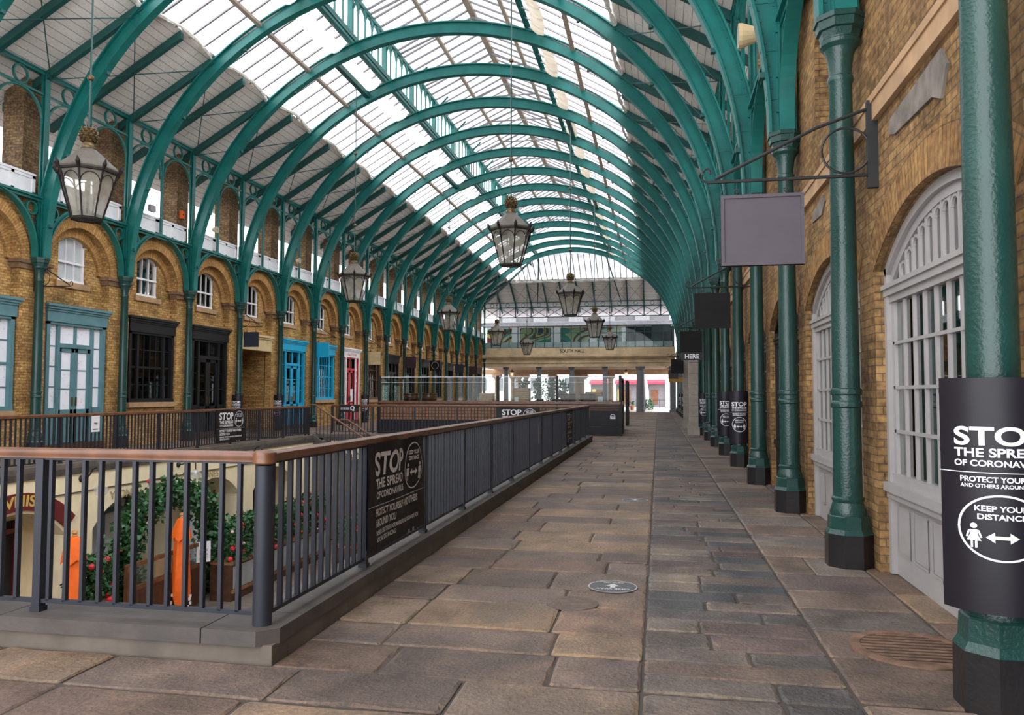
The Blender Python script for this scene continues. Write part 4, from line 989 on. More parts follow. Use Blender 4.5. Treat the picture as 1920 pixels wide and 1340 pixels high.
# ================================================================== LANTERNS
def make_lantern():
    t = thing('hanging_lantern', 'x', 'lantern', group='bronze lanterns hung from the roof'); seg, rot = 8, PI / 8
    rb, rt_, zb, ze = .30, .585, 0, .95; zk = 1.42
    u = B(); u.lathe([(ze - .02, .60), (ze + .02, .63), (ze + .05, .615), (ze + .06, .60), (zk - .02, .15), (zk, .145)], seg=seg, rot=rot); u.obj('roof', 'lampr', t)
    u = B(); u.lathe([(zb - .03, rb), (zb - .03, rb + .02), (zb + .015, rb + .025), (zb + .02, rb)], seg=seg, rot=rot, cap=False)
    u.obj('lower_rim', 'lampf', t); u = B(); u.lathe([(ze - .06, rt_), (ze - .05, rt_ + .03), (ze - .01, rt_ + .03)], seg=seg, rot=rot, cap=False); u.obj('upper_rim', 'lampf', t)
    u = B(); u.lathe([(zb, rb - .01), (ze - .03, rt_ - .012)], seg=seg, rot=rot, cap=False); u.obj('glass_panes', 'lampg', t)
    for k in range(8):
        a = rot + k * PI / 4; ca, sa = math.cos(a), math.sin(a)
        r = B(); r.tube([((rb + .012) * ca, (rb + .012) * sa, zb), ((rt_ + .015) * ca, (rt_ + .015) * sa, ze)], [.017, .022], 6)
        r.tube([((rt_ + .02) * ca, (rt_ + .02) * sa, ze - .05), ((rt_ + .075) * ca, (rt_ + .075) * sa, ze + .06), ((rt_ + .10) * ca, (rt_ + .10) * sa, ze + .15)], [.03, .05, .008], 6); r.obj('corner_rib', 'lampf', t)
        a2 = a + PI / 8; m_ = B(); h = 2 * rt_ * math.sin(PI / 8) * .90; pts = []
        for i in range(9):
            q = PI * i / 8; z = .66 + .19 * math.sin(q); rr = (rb + (rt_ - rb) * z / ze) * math.cos(PI / 8) + .004; l = .5 * h * math.cos(q) * .92
            pts.append((rr * math.cos(a2) - l * math.sin(a2), rr * math.sin(a2) + l * math.cos(a2), z))
        m_.tube(pts, .010, 5); m_.obj('arch_tracery', 'lampf', t)
    u = B(); u.lathe([(zb - .02, rb), (zb - .01, rb)], seg=seg, rot=rot); u.obj('base_plate', 'lampf', t)
    u = B(); u.lathe([(0, .02), (.5, .02), (.5, .055), (.74, .055), (.75, .02)], seg=10); u.obj('gas_mantle', 'lampr', t)
    u = B(); u.lathe([(zk - .01, .155), (zk + .03, .16), (zk + .05, .11), (zk + .10, .10), (zk + .12, .12), (zk + .13, .09)], seg=16); u.obj('neck', 'gold', t, smooth=True)
    u = B(); rows, cs = 6, 10; z0, z1 = zk + .13, zk + .40
    for j in range(rows):
        zz = z0 + (z1 - z0) * (j + .5) / rows; rr = .075 + .095 * math.sin(PI * (.18 + .64 * (j + .5) / rows))
        for i in range(cs):
            a = 2 * PI * (i + .5 * (j % 2)) / cs; c = Vector((rr * math.cos(a), rr * math.sin(a), zz)); o = Vector((math.cos(a), math.sin(a), 0)); s_ = Vector((-math.sin(a), math.cos(a), 0)) * .056; v = Vector((0, 0, .036))
            u.add([tuple(c - s_), tuple(c - v), tuple(c + s_), tuple(c + v), tuple(c + o * .04)], [(0, 1, 4), (1, 2, 4), (2, 3, 4), (3, 0, 4)])
    u.lathe([(z0, .08), ((z0 + z1) / 2, .165), (z1, .085)], seg=16); u.obj('pineapple_finial', 'gold', t)
    u = B()
    for i in range(10):
        a = 2 * PI * i / 10; u.add([(.06 * math.cos(a - .25), .06 * math.sin(a - .25), z1 - .01), (.06 * math.cos(a + .25), .06 * math.sin(a + .25), z1 - .01), (.15 * math.cos(a), .15 * math.sin(a), z1 + .07)], [(0, 1, 2)])
    u.lathe([(z1 - .02, .07), (z1 + .05, .03)], seg=8); u.obj('leaf_crown', 'lampf', t)
    u = B(); u.tube([(0, 0, z1), (0, 0, 8.34)], .021, 8); u.obj('rod', 'col', t)
    for z in (2.86, 5.6):
        u = B(); u.lathe([(z - .06, .025), (z - .04, .06), (z, .075), (z + .04, .06), (z + .06, .025)], seg=12); u.obj('rod_collar', 'gold', t, smooth=True)
    return t
lan0 = make_lantern(); i = 0
LLAB = ['big bronze lantern hanging in front of the left arcade, nearest of the left row', 'bronze lantern second in the left row, in front of the blue shops', 'bronze lantern third in the left row', 'bronze lantern fourth in the left row, before the coloured glass', 'bronze lantern farthest in the left row, lowest in the picture',
        'bronze lantern large in the middle of the hall, nearest of the right row', 'bronze lantern second in the right row', 'bronze lantern third in the right row', 'bronze lantern farthest in the right row']
for k, (x, y) in enumerate([(-11.17, 13.42), (-11.17, 27.2), (-11.17, 40.48), (-11.17, 53.3), (-11.17, 66.0), (-3.87, 20.27), (-3.76, 33.6), (-3.76, 46.8), (-3.66, 59.97)]):
    o = lan0 if k == 0 else dup(lan0, (0, 0, 0))
    o.location = (x, y, 5.08); o.scale = (.93, .93, 1); o['label'] = LLAB[k]
# ================================================================== SIGNS AND POSTERS
def person_icon(B_, c, h, fn, skirt):
    x, y = c; r = h * .11; B_.flat([(x + r * math.cos(i * PI / 6), y + h * .88 + r * math.sin(i * PI / 6)) for i in range(12)], fn)
    if skirt:
        B_.flat([(x - .10 * h, y + .72 * h), (x + .10 * h, y + .72 * h), (x + .12 * h, y + .52 * h), (x + .22 * h, y + .28 * h), (x - .22 * h, y + .28 * h), (x - .12 * h, y + .52 * h)], fn)
        for s in (-1, 1):
            B_.flat([(x + s * .10 * h, y + .72 * h), (x + s * .17 * h, y + .70 * h), (x + s * .25 * h, y + .42 * h), (x + s * .19 * h, y + .40 * h)], fn)
            B_.flat([(x + s * .03 * h, y), (x + s * .10 * h, y), (x + s * .10 * h, y + .28 * h), (x + s * .03 * h, y + .28 * h)], fn)
    else:
        B_.flat([(x - .13 * h, y + .72 * h), (x + .13 * h, y + .72 * h), (x + .13 * h, y + .36 * h), (x - .13 * h, y + .36 * h)], fn)
        for s in (-1, 1):
            B_.flat([(x + s * .15 * h, y + .72 * h), (x + s * .22 * h, y + .70 * h), (x + s * .22 * h, y + .38 * h), (x + s * .15 * h, y + .38 * h)], fn)
            B_.flat([(x + s * .02 * h, y), (x + s * .13 * h, y), (x + s * .13 * h, y + .36 * h), (x + s * .02 * h, y + .36 * h)], fn)
def arrow2(B_, x0, x1, y, t, fn):
    B_.flat([(x0 + t * 2, y - t * .5), (x1 - t * 2, y - t * .5), (x1 - t * 2, y + t * .5), (x0 + t * 2, y + t * .5)], fn)
    B_.flat([(x0, y), (x0 + t * 2, y - t * 1.6), (x0 + t * 2, y + t * 1.6)], fn); B_.flat([(x1, y), (x1 - t * 2, y + t * 1.6), (x1 - t * 2, y - t * 1.6)], fn)
def roundel(B_, c, r, fn, tw, sq=1.0):
    K = 36; o = [(c[0] + r * math.cos(2 * PI * i / K), c[1] + r * sq * math.sin(2 * PI * i / K)) for i in range(K)]; n = [(c[0] + (r - tw) * math.cos(2 * PI * i / K), c[1] + (r - tw) * sq * math.sin(2 * PI * i / K)) for i in range(K)]
    B_.band(o, n, fn)
    B_.text('KEEP YOUR', r * .16, (c[0], c[1] + r * .50 * sq), fn, 'c'); B_.text('DISTANCE', r * .16, (c[0], c[1] + r * .25 * sq), fn, 'c')
    person_icon(B_, (c[0] - r * .62, c[1] - r * .62 * sq), r * .75 * sq, fn, True); person_icon(B_, (c[0] + r * .62, c[1] - r * .62 * sq), r * .75 * sq, fn, False)
    arrow2(B_, c[0] - r * .36, c[0] + r * .36, c[1] - r * .28 * sq, r * .10, fn)
G_P = 'black distancing posters strapped to the columns'
def column_poster():
    t = thing('column_poster', 'x', 'poster', group=G_P); R = .25; am = 1.0; z0, z1 = 0, 1.17
    P = lambda a, r, z: (r * math.sin(a), -r * math.cos(a) + .045, z)
    u = B(); k = 20; v = []
    for i in range(k + 1):
        a = -am + 2 * am * i / k
        for r in (R, R - .006):
            for z in (z0, z1): v.append(P(a, r, z))
    f = []
    for i in range(k): o = i * 4; f += [(o, o + 4, o + 5, o + 1), (o + 2, o + 3, o + 7, o + 6), (o + 1, o + 5, o + 7, o + 3), (o, o + 2, o + 6, o + 4)]
    f += [(0, 1, 3, 2), (k * 4, k * 4 + 2, k * 4 + 3, k * 4 + 1)]
    u.add(v, f); u.obj('board', 'signb', t, smooth=True)
    W = 2 * R * am; fn = lambda x, y: P(x / R, R + .004, y)
    b = B(); b.text('STOP', .088, (0, .835), fn, 'c', .345); b.text('THE SPREAD', .042, (0, .775), fn, 'c', .345); b.text('OF CORONAVIRUS', .030, (0, .728), fn, 'c', .345)
    for i in range(12): x0, x1 = -W / 2 + W * i / 12, -W / 2 + W * (i + 1) / 12; b.flat([(x0, .694), (x1, .694), (x1, .698), (x0, .698)], fn)
    b.text('PROTECT YOURSELF', .026, (0, .650), fn, 'c', .30); b.text('AND OTHERS AROUND YOU', .018, (0, .622), fn, 'c', .30)
    roundel(b, (0, .425), .165, fn, .010); b.obj('lettering', 'ink', t)
    s_ = B()
    for z in (.10, .45, .8, 1.1): s_.lathe([(z - .012, .137), (z + .012, .137)], seg=20, cap=False); s_.box(-.21, .21, -.062, -.055 + .0, z - .01, z + .01)
    s_.obj('strap', 'black', t); return t
cp0 = column_poster(); first = True
RP = [(0, 'nearest poster, cut by the picture edge'), (4, 'poster on the fifth column'), (5, 'poster on the sixth column'), (8, 'poster on the ninth column, beside the stone pier'), (15, 'poster on a far column beyond the stone piers'), (17, 'poster on the farthest column with one')]
for n, l in RP:
    o = cp0 if first else dup(cp0, (0, 0, 0)); first = False
    o.location = (XR - .01 - (.05 if n == 0 else 0), YN(n), .52); o.rotation_euler = (0, 0, -.26 if n == 0 else 0); o.scale = (1.20 if n == 0 else 1, 1.2 if n == 0 else 1, 1); o['label'] = 'black distancing ' + l + ' on the right'
for n, l in ((7, 'beside the brick passage'), (8, 'beside the blue door'), (11, 'beside the red shop')):
    o = dup(cp0, (XL, YN(n), .40), 0, 'black distancing poster on the left arcade column ' + l)
def banner(w_, h, label, loc, rotz, nar=1.0):
    """landscape banner cable-tied to a railing, local x along it, facing -y"""
    t = thing('distancing_banner', label, 'banner', loc, rotz, group='black distancing banners tied to the railings')
    nx, nz = 24, 16; v = []; wv = lambda x, z: -.010 - .010 * math.sin(x * 9 + z * 3) * (.4 + z / h) - .006 * math.sin(z * 14 + x * 4)
    for j in range(nz + 1):
        for i in range(nx + 1):
            x, z = w_ * i / nx, h * j / nz; v.append((x, wv(x, z), z))
    f = [(j * (nx + 1) + i, j * (nx + 1) + i + 1, (j + 1) * (nx + 1) + i + 1, (j + 1) * (nx + 1) + i) for j in range(nz) for i in range(nx)]
    o = len(v); v += [(p[0], p[1] + .004, p[2]) for p in v[:o]]; f += [tuple(k + o for k in q[::-1]) for q in f]
    u = B(); u.add(v, f); u.obj('sheet', 'banner', t, smooth=True, fix=False)
    s = h / .95; k = w_ / 1.56; fn = lambda x, z: (x * k, wv(x * k, z * s) - .005, z * s); b = B()
    b.text('STOP', .20, (.20, .66), fn, 'l', .70); b.text('THE SPREAD', .082, (.20, .545), fn, 'l', .70); b.text('OF CORONAVIRUS', .058, (.20, .455), fn, 'l', .70)
    b.flat([(.02, .395), (.76, .395), (.76, .400), (.02, .400)], fn); b.flat([(.76, .395), (1.52, .395), (1.52, .400), (.76, .400)], fn)
    b.text('PROTECT YOURSELF AND OTHERS', .064, (.20, .30), fn, 'l', 1.12); b.text('AROUND YOU', .064, (.20, .205), fn, 'l', .50)
    b.text('PLEASE USE THE FLOOR MARKERS AS GUIDANCE FOR', .038, (.20, .135), fn, 'l', 1.14); b.text('SOCIAL DISTANCING', .038, (.20, .075), fn, 'l', .50)
    roundel(b, (1.20, .665), .235, fn, .012); b.obj('lettering', 'inkg' if 'near railing' in label else 'ink', t)
    e = B()
    for i in range(12): x = .05 + (w_ - .1) * i / 11; e.cb((x, .006, .015), (.035, .02, .035))
    e.obj('eyelets', 'bar', t); return t
banner(1.56, .90, 'creased black distancing banner on the near railing beside the walkway', (RXX + .035, RY0 + 1.56, .29), PI / 2)
banner(1.62, .95, 'black distancing banner on the far railing in front of the left shops', (RLX + .035, 20.1, .20), PI / 2)
banner(1.56, .90, 'black distancing banner on the railing in front of the bar, mostly hidden', (-5.66, RYE - .03, .26), 0)
banner(1.4, .90, 'black distancing banner seen edge-on near the far end of the long railing', (RXX + .035, 19.9, .29), PI / 2)
t = thing('railing_notice', 'small white notice on the far railing before the papered shop', 'notice', (RLX + .03, 15.2, .75)); u = B(); u.box(0, .006, 0, .26, 0, .36); u.obj('sheet', 'white', t); u = B(); u.lathe([(.2, .05), (.205, .05)], c=(.008, .13, 0), seg=12); u.box(.007, .009, .05, .21, .05, .07); u.obj('print', 'inkd', t)
t = thing('railing_notice', 'small metal plate on the long railing two thirds along', 'notice', (RXX + .025, 15.3, .62)); u = B(); u.box(0, .006, 0, .16, 0, .42); u.obj('plate', 'bar', t)
t = thing('direction_plate', 'small black plate with a white Q at the stair head railing', 'notice', (-11.6, RYE - .05, .95)); u = B(); u.box(0, .75, -.01, 0, 0, .26); u.obj('plate', 'signb', t); fn = lambda x, z: (x, -.013, z); u = B(); u.text('Q', .15, (.44, .07), fn, 'l', .17); u.obj('lettering', 'ink', t); u = B()
for a, b in ((.07, .15), (.17, .25), (.27, .40)): u.flat([(a, .09), (b, .09), (b, .17), (a, .17)], fn)
u.obj('blurred_lettering', 'bar', t)
# hanging signs on wrought iron brackets, square to the wall
def hanging(side, y, x0, x1, z0, z1, mt, label, board=True, zb=None, reach=None, framed=False):
    xw = WL if side == 'L' else WR; sx = 1 if side == 'L' else -1
    zb = zb or z1 + .12; reach = reach or abs((x1 if side == 'L' else x0) - xw) + .12
    t = thing('sign_bracket', label[1], 'sign bracket', (xw, y, zb), group='wrought iron sign brackets on the brick walls'); T = lambda p: (sx * p[0], p[1], p[2])
    u = B(T); u.box(0, .09, -.03, .03, -.12, .68); u.obj('wall_plate', 'iron', t)
    u = B(T); u.tube([(0, 0, 0), (reach, 0, 0)], .016, 8); u.obj('arm', 'iron', t, smooth=True)
    u = B(T); u.tube([(.05, 0, .62), (reach * .35, 0, .46), (reach * .95, 0, .03)], .016, 8); u.obj('stay', 'iron', t, smooth=True)
    u = B(T); r = .21; u.tube([(.06 + r + r * math.cos(a * PI / 12), 0, .235 + r * math.sin(a * PI / 12)) for a in range(24)], .011, 6, True); u.obj('ring', 'iron', t, smooth=True)
    u = B(T); u.tube([(reach + .06 * math.sin(a) * (1 - a / 9), 0, .065 - .065 * math.cos(a)) for a in [i * .5 for i in range(10)]], .010, 6); u.obj('scroll', 'iron', t, smooth=True)
    if not board: return
    b = thing('hanging_sign', label[0], 'hanging sign', (x0, y, z0), group='blank boards hung from the wall brackets'); w_, h = x1 - x0, z1 - z0
    u = B(); u.box(0, w_, -.02, .02, 0, h); u.obj('board', mt, b)
    if framed:
        for q in ((0, w_, 0, .03), (0, w_, h - .03, h)): u = B(); u.box(q[0], q[1], -.035, .035, q[2], q[3]); u.obj('edge_frame', mt, b)
        for q in ((0, .03), (w_ - .03, w_)): u = B(); u.box(q[0], q[1], -.035, .035, .03, h - .03); u.obj('edge_frame', mt, b)
    for f in (.2, .8):
        k = B(); x = w_ * f; k.tube([(x, 0, h - .01), (x, 0, zb - z0 + .005)], .006, 6); k.tube([(x + .022 * math.cos(a), 0, h + .04 + .022 * math.sin(a)) for a in [i * PI / 5 for i in range(10)]], .006, 5, True); k.obj('hanger', 'iron', b)
    return b
hanging('R', 7.42, .585, 1.325, 2.80, 3.46, 'greyb', ('big blank grey sign board, nearest on the right', 'wrought iron bracket carrying the big grey sign board'), framed=True, zb=3.60)
hanging('R', 16.1, .735, 1.441, 2.95, 3.667, 'charb', ('blank charcoal sign board, second on the right behind the grey one', 'iron bracket carrying the second sign board on the right'))
hanging('R', 26.5, .727, 1.435, 3.01, 3.734, 'charb', ('blank charcoal sign board, third on the right above the white word', 'iron bracket carrying the third sign board on the right'))
hanging('R', 38.0, .605, 1.20, 2.63, 3.33, 'charb', ('blank charcoal sign board, fourth on the right, far along the columns', 'iron bracket carrying the fourth sign board on the right'))
hanging('R', 48.0, .60, 1.20, 2.58, 3.10, 'brownb', ('blank dark sign board, fifth on the right, half hidden', 'iron bracket carrying the fifth sign board on the right'))
t = thing('hanging_sign', 'small black sign reading HERE below the third charcoal board', 'hanging sign', (.76, 26.45, 2.76)); u = B(); u.box(0, .70, -.02, .02, 0, .26); u.obj('board', 'signb', t); u = B(); u.text('HERE', .14, (.35, .06), lambda x, z: (x, -.024, z), 'c'); u.obj('lettering', 'ink', t)
t = thing('hanging_sign', 'ochre sign board at the far end of the right row', 'hanging sign', (.70, 55, 2.5)); u = B(); u.box(0, 1.0, -.04, .04, 0, .32); u.obj('board', 'yel', t); u = B(); u.box(1.0, 1.27, -.02, .02, .14, .18); u.obj('arm', 'iron', t)
hanging('L', YN(4) + .03, 0, 0, 0, 0, '', ('', 'empty wrought iron bracket above the papered shop'), board=False, zb=4.50, reach=1.15)
hanging('L', YN(7) + .25, -16.45, -15.80, 3.50, 4.10, 'navyb', ('dark square sign board hanging before the brick passage', 'iron bracket beside the brick passage'), zb=4.32, reach=1.0)
hanging('L', YN(9) + .2, -16.50, -15.80, 3.40, 4.13, 'cyan', ('bright blue sign board hanging before the blue shop window', 'iron bracket beside the blue shop window'), zb=4.36, reach=1.25)
hanging('L', YN(11) + .2, -16.45, -15.70, 3.30, 4.05, 'creamb', ('cream sign board hanging beyond the red shop', 'iron bracket beyond the red shop'), zb=4.26)
for y, m_, l in ((48.6, 'brownb', 'dark brown sign board, first beyond the cream one on the left'), (54.3, 'charb', 'black sign board with a pale ring, second beyond the cream one on the left'), (61.2, 'navyb', 'navy sign board, third beyond the cream one on the left'), (66.1, 'brownb', 'dark brown sign board, farthest on the left, before the portico')):
    b = hanging('L', y, -16.35, -15.60, 3.34, 4.08, m_, (l, 'iron bracket of the ' + l.replace(' on the left', '')))
    if 'ring' in l:
        u = B(); u.tube([(.375 + .26 * math.cos(a * PI / 12), -.022, .37 + .26 * math.sin(a * PI / 12)) for a in range(24)], .018, 5, True); u.obj('ring_emblem', 'bar', b)
# plain grey panels standing in for blurred lettering high on the right brick wall
t = thing('wall_smudge', 'grey blurred-lettering plaque under the string course beside the nearest column', 'smudge', (WR - .02, 5.65, 3.62)); u = B(); u.prism([(0, .25), (.1, .40), (1.3, .33), (1.38, .22), (1.2, .16), (.3, .13), (.12, .05)], lambda p, x: (x, p[0], p[1]), 0, .02); u.obj('panel', 'smudge', t)
t = thing('wall_smudge', 'small grey blurred-lettering plaque on the brick above the second arched window', 'smudge', (WR - .02, 9.6, 3.7)); u = B(); u.prism([(0, .2), (.1, .30), (.7, .22), (.75, .1), (.2, .08)], lambda p, x: (x, p[0], p[1]), 0, .02); u.obj('panel', 'smudge', t)
# floodlights and small boxes on the ironwork
def flood(loc, label, s=1, big=1):
    t = thing('floodlight', label, 'floodlight', loc); u = B(); u.lathe([(-.09 * big, .07 * big), (.06 * big, .12 * big), (.09 * big, .12 * big)], seg=16)
    u.v = [(s * p[2], p[0], p[1]) for p in u.v]; u.obj('housing', 'creamb', t); u = B(); u.lathe([(.091 * big, .09 * big), (.093 * big, .05 * big)], seg=14); u.v = [(s * p[2], p[0], p[1]) for p in u.v]; u.obj('lens', 'bar', t)
    k = B(); k.box(*sorted((-s * .30, 0)), -.012, .012, -.012, .012); k.obj('arm', 'iron', t)
flood((XL + .2, YN(6) + 1.2, 7.75), 'round cream floodlight on the parapet above the black door'); flood((XR - .35, 12.5, 7.3), 'cream floodlight high on the right ironwork', -1, 1.6); flood((XL + .2, YN(8) + 1.2, 7.75), 'round cream floodlight above the blue door')
t = thing('floodlight', 'small square floodlight hung on the parapet above the black shop window', 'floodlight', (XL + .15, YN(5) + 1.0, 7.7)); u = B(); u.box(-.04, .06, -.14, .14, -.12, .10); u.obj('housing', 'bar', t); u = B(); u.box(-.15, -.04, -.02, .02, -.02, .02); u.obj('arm', 'iron', t)
t = thing('alarm_box', 'orange warning box on the brick pier above the black shop window', 'alarm box', (XL - .33, YN(6) - .08, 7.9)); u = B(); u.box(-.03, .05, -.1, .1, 0, .28); u.obj('case', 'orange', t); u = B(); u.lathe([(.05, .03), (.06, .03)], seg=10); u.v = [(p[2], p[0], .14 + p[1]) for p in u.v]; u.obj('lamp', 'inkd', t)
# floor markers, grate and covers
def sticker(x, y, r, label, txt=True):
    t = thing('floor_sticker', label, 'floor sticker', (x, y, .006)); u = B(); u.lathe([(-.004, r), (0, r)], seg=28); u.obj('disc', 'sticker', t)
    fn = lambda a, b: (a, b, .002); q = B(); K = 28; q.band([(r * .97 * math.cos(2 * PI * i / K), r * .97 * math.sin(2 * PI * i / K)) for i in range(K)], [(r * .93 * math.cos(2 * PI * i / K), r * .93 * math.sin(2 * PI * i / K)) for i in range(K)], fn)
    g = lambda a, b: (-a, -b, .002)
    q.text('ONE WAY', r * .20, (0, r * .30), g, 'c'); q.flat([(-r * .10, r * .22), (r * .10, r * .22), (r * .10, -r * .05), (-r * .10, -r * .05)], g); q.flat([(-r * .3, -r * .05), (r * .3, -r * .05), (0, -r * .42)], g)
    q.text('PLEASE KEEP', r * .10, (0, -r * .62), g, 'c'); q.text('YOUR DISTANCE', r * .10, (0, -r * .78), g, 'c'); q.obj('print', 'inkg', t)
sticker(-.385, 6.57, .21, 'round grey ONE WAY sticker on the paving, nearest the camera'); sticker(-.36, 11.97, .20, 'round grey floor sticker farther along the walkway seam')
t = thing('manhole_cover', 'faint round iron cover set in the paving just before the ONE WAY sticker', 'manhole cover', (-.66, 6.0, .004)); u = B(); u.lathe([(-.004, .20), (.002, .20), (.004, .185)], seg=28); u.obj('plate', 'cover', t)
t = thing('coal_grate', 'rusty ribbed iron grate in the paving beside the nearest column', 'grate', (1.56, 5.33, .004)); u = B(); u.lathe([(-.004, .31), (.004, .31)], seg=28); u.obj('slot_shade', 'inkd', t); u = B(); u.lathe([(-.004, .37), (.010, .37), (.012, .345), (.012, .305), (-.004, .305)], seg=28, cap=False); u.obj('rim_plate', 'rust', t); r = B()  # dark disc paints the shade seen in the gaps between the ribs
for i in range(10):
    y = -.27 + .06 * i; l = math.sqrt(.31 ** 2 - y * y); r.box(-l, l, y - .014, y + .014, .002, .009)
r.obj('ribs', 'rust', t)
# ================================================================== THE BAR IN THE MIDDLE OF THE HALL
def kiosk():
    x0, x1, y0, y1 = -11.35, -1.46, 30.5, 33.6; xs = -2.66
    t = thing('bar_kiosk', 'long wooden bar island with glass screens beyond the sunken court', 'bar', (0, y0, 0)); D = y1 - y0
    u = B(); u.box(x0, xs, .05, D, 0, .56); u.obj('black_plinth', 'bark', t)
    u = B()
    for i in range(5): u.box(x0 + .02, xs, .0, .03, .58 + i * .13, .58 + i * .13 + .10)
    u.obj('wood_slats', 'wood2', t)
    u = B(); u.box(x0 + .02, xs, .03, D, .56, 1.24); u.obj('slat_backing', 'woodd', t)
    u = B(); u.box(x0 - .03, x1, -.06, .45, 1.235, 1.33); u.obj('counter_top', 'wood', t)
    u = B(); u.box(xs, x1, 0, D, 0, .34); u.box(xs, x1, .012, D, .34, .36); u.box(xs, x1, 0, D, .36, .97); u.obj('black_front', 'bark', t)
    u = B(); u.box(xs, x1, .01, .05, .335, .345); u.obj('seam_line', 'bar', t)
    u = B()
    for i in range(3): u.box(xs, x1, .01, D, .975 + i * .088, .975 + i * .088 + .075)
    u.obj('wood_slats', 'woodd', t)
    for x in (x0, -6.35, -3.95, x1):
        u = B(); u.box(x - .055, x + .055, -.05, .06, 0, 2.36); u.obj('post', 'blackj', t)
    for a, b in ((x0, -6.35), (-6.35, -3.95), (-3.95, x1)):
        u = B(); u.box(a + .06, b - .06, -.006, .006, 1.34, 2.30); g = u.obj('glass_screen', 'clear', t)
        u = B(); u.box(a + .06, b - .06, -.02, .02, 2.30, 2.325); u.obj('screen_rail', 'canopy', g)
        u = B(); u.box(a + .06, b - .06, -.012, .012, 2.09, 2.105); u.obj('screen_rail', 'canopy', g)
    u = B(); u.box(x0 - .006, x0 + .006, .06, D, 1.34, 2.30); u.obj('glass_screen', 'clear', t)
    u = B(); u.box(x0, x1, D - .3, D, 1.0, 1.33); u.obj('back_counter', 'wood2', t)
    fn = lambda p, q: (-1.86 + p, -.012, .66 + q); e = B(); e.band([(0, 0), (.2, 0), (.2, .12), (.14, .19), (.06, .19), (0, .12)], [(.025, .03), (.175, .03), (.175, .11), (.13, .165), (.07, .165), (.025, .11)], fn)
    for i in range(2): e.flat([(.02, .035 + i * .04), (.18, .035 + i * .04), (.18, .06 + i * .04), (.02, .06 + i * .04)], fn)
    e.obj('arch_emblem', 'ink', t)
kiosk()
for y, l, k in ((36.1, 'nearer black folding door standing open beyond the bar', 0), (42.5, 'farther black folding door standing open beyond the bar', 1)):
    t = thing('folding_door', l, 'door', (-1.62, y, 0)); u = B(); u.box(-.05, .05, -1.9, 0, 0, .95); u.obj('solid_panel', 'stoneP', t)
    u = B(); u.box(-.06, .06, -.12, .06, 0, 2.34); u.box(-.06, .06, -1.95, -1.85, 0, 2.34); u.box(-.06, .06, -1.9, 0, 2.26, 2.34); u.obj('door_frame', 'blackj', t)
    u = B(); u.box(-.006, .006, -1.85, -.12, .95, 2.26); u.obj('glass', 'clear', t); u = B(); u.tube([(-.12, -.06, 1.0), (-.12, -.06, 1.35)], .015, 6); u.box(-.12, -.05, -.07, -.05, 1.03, 1.05); u.obj('handle', 'bar', t)
def barrel(x, y, label, r=.32, h=.32):
    t = thing('half_barrel', label, 'barrel', (x, y, 1.33), group='half barrels on the bar'); u = B(); u.lathe([(0, r * .86), (h * .5, r), (h, r * .97), (h, r * .9), (.03, r * .8)], seg=20); u.obj('staves', 'wood', t)
    for z in (.06, h - .05): q = B(); q.lathe([(z - .02, r * 1.0), (z + .02, r * 1.01)], seg=20, cap=False); q.obj('hoop', 'iron', t)
for x, l in ((-10.1, 'dark half barrel, leftmost on the bar counter'), (-9.3, 'dark half barrel beside the leftmost one on the bar'), (-3.55, 'dark half barrel right of the middle posts of the bar'), (-2.78, 'dark half barrel, rightmost on the bar')): barrel(x, 30.83, l)
def crate(x, y, w_, h, label, z=1.33):
    t = thing('slatted_crate', label, 'crate', (x, y, z), group='pale slatted crates on the bar'); n = max(3, int(h / .075))
    u = B()
    for i in range(n):
        za = h * i / n
        u.box(0, w_, 0, .02, za, za + h / n - .015); u.box(0, w_, .33, .35, za, za + h / n - .015); u.box(0, .02, 0, .35, za, za + h / n - .015); u.box(w_ - .02, w_, 0, .35, za, za + h / n - .015)
    u.obj('slats', 'wood3', t); u = B(); u.box(.01, w_ - .01, .01, .34, 0, h - .02); u.obj('contents', 'wood2', t)
crate(-7.2, 30.75, .6, .34, 'low pale slatted crate left of the second bar post'); crate(-5.72, 30.72, .62, .55, 'tall pale slatted crate between the two middle bar posts'); crate(-2.9, 31.25, .68, .40, 'pale slatted crate behind the rightmost half barrel')
t = thing('notice_card', 'small white card standing against the tall crate', 'card', (-5.7, 30.66, 1.33)); u = B(); u.box(0, .16, 0, .02, 0, .16); u.obj('sheet', 'paper', t)
t = thing('notice_card', 'pale blue card inside the right glass screen', 'card', (-2.35, 30.62, 1.335)); u = B(); u.box(0, .2, 0, .02, 0, .2); u.obj('sheet', 'canopy', t)
# ------------------------------------------------------------------ foliage
def leaves(pts, name, mt, parent, size=.07, flat=False, seed=1):
    rnd = random.Random(seed); u = B()
    for p in pts:
        a, b = rnd.uniform(0, 2 * PI), rnd.uniform(-1, 1); s = size * rnd.uniform(.6, 1.4)
        d = Vector((math.cos(a) * math.cos(b), math.sin(a) * math.cos(b), math.sin(b))); w_ = d.cross(Vector((rnd.uniform(-1, 1), rnd.uniform(-1, 1), rnd.uniform(-1, 1)))).normalized()
        p = Vector(p); u.add([tuple(p), tuple(p + d * s * .5 + w_ * s * .35), tuple(p + d * s), tuple(p + d * s * .5 - w_ * s * .35)], [(0, 1, 2, 3)])
    o = u.obj(name, mt, parent, fix=False); o['kind'] = 'stuff'; return o
def blobs(pts, name, mt, parent, r=.06):
    u = B()
    for p in pts: u.lathe([(-r, r * .3), (-r * .5, r * .9), (r * .2, r), (r * .8, r * .6), (r, r * .1)], c=p, seg=7)
    o = u.obj(name, mt, parent, smooth=True); o['kind'] = 'stuff'; return o
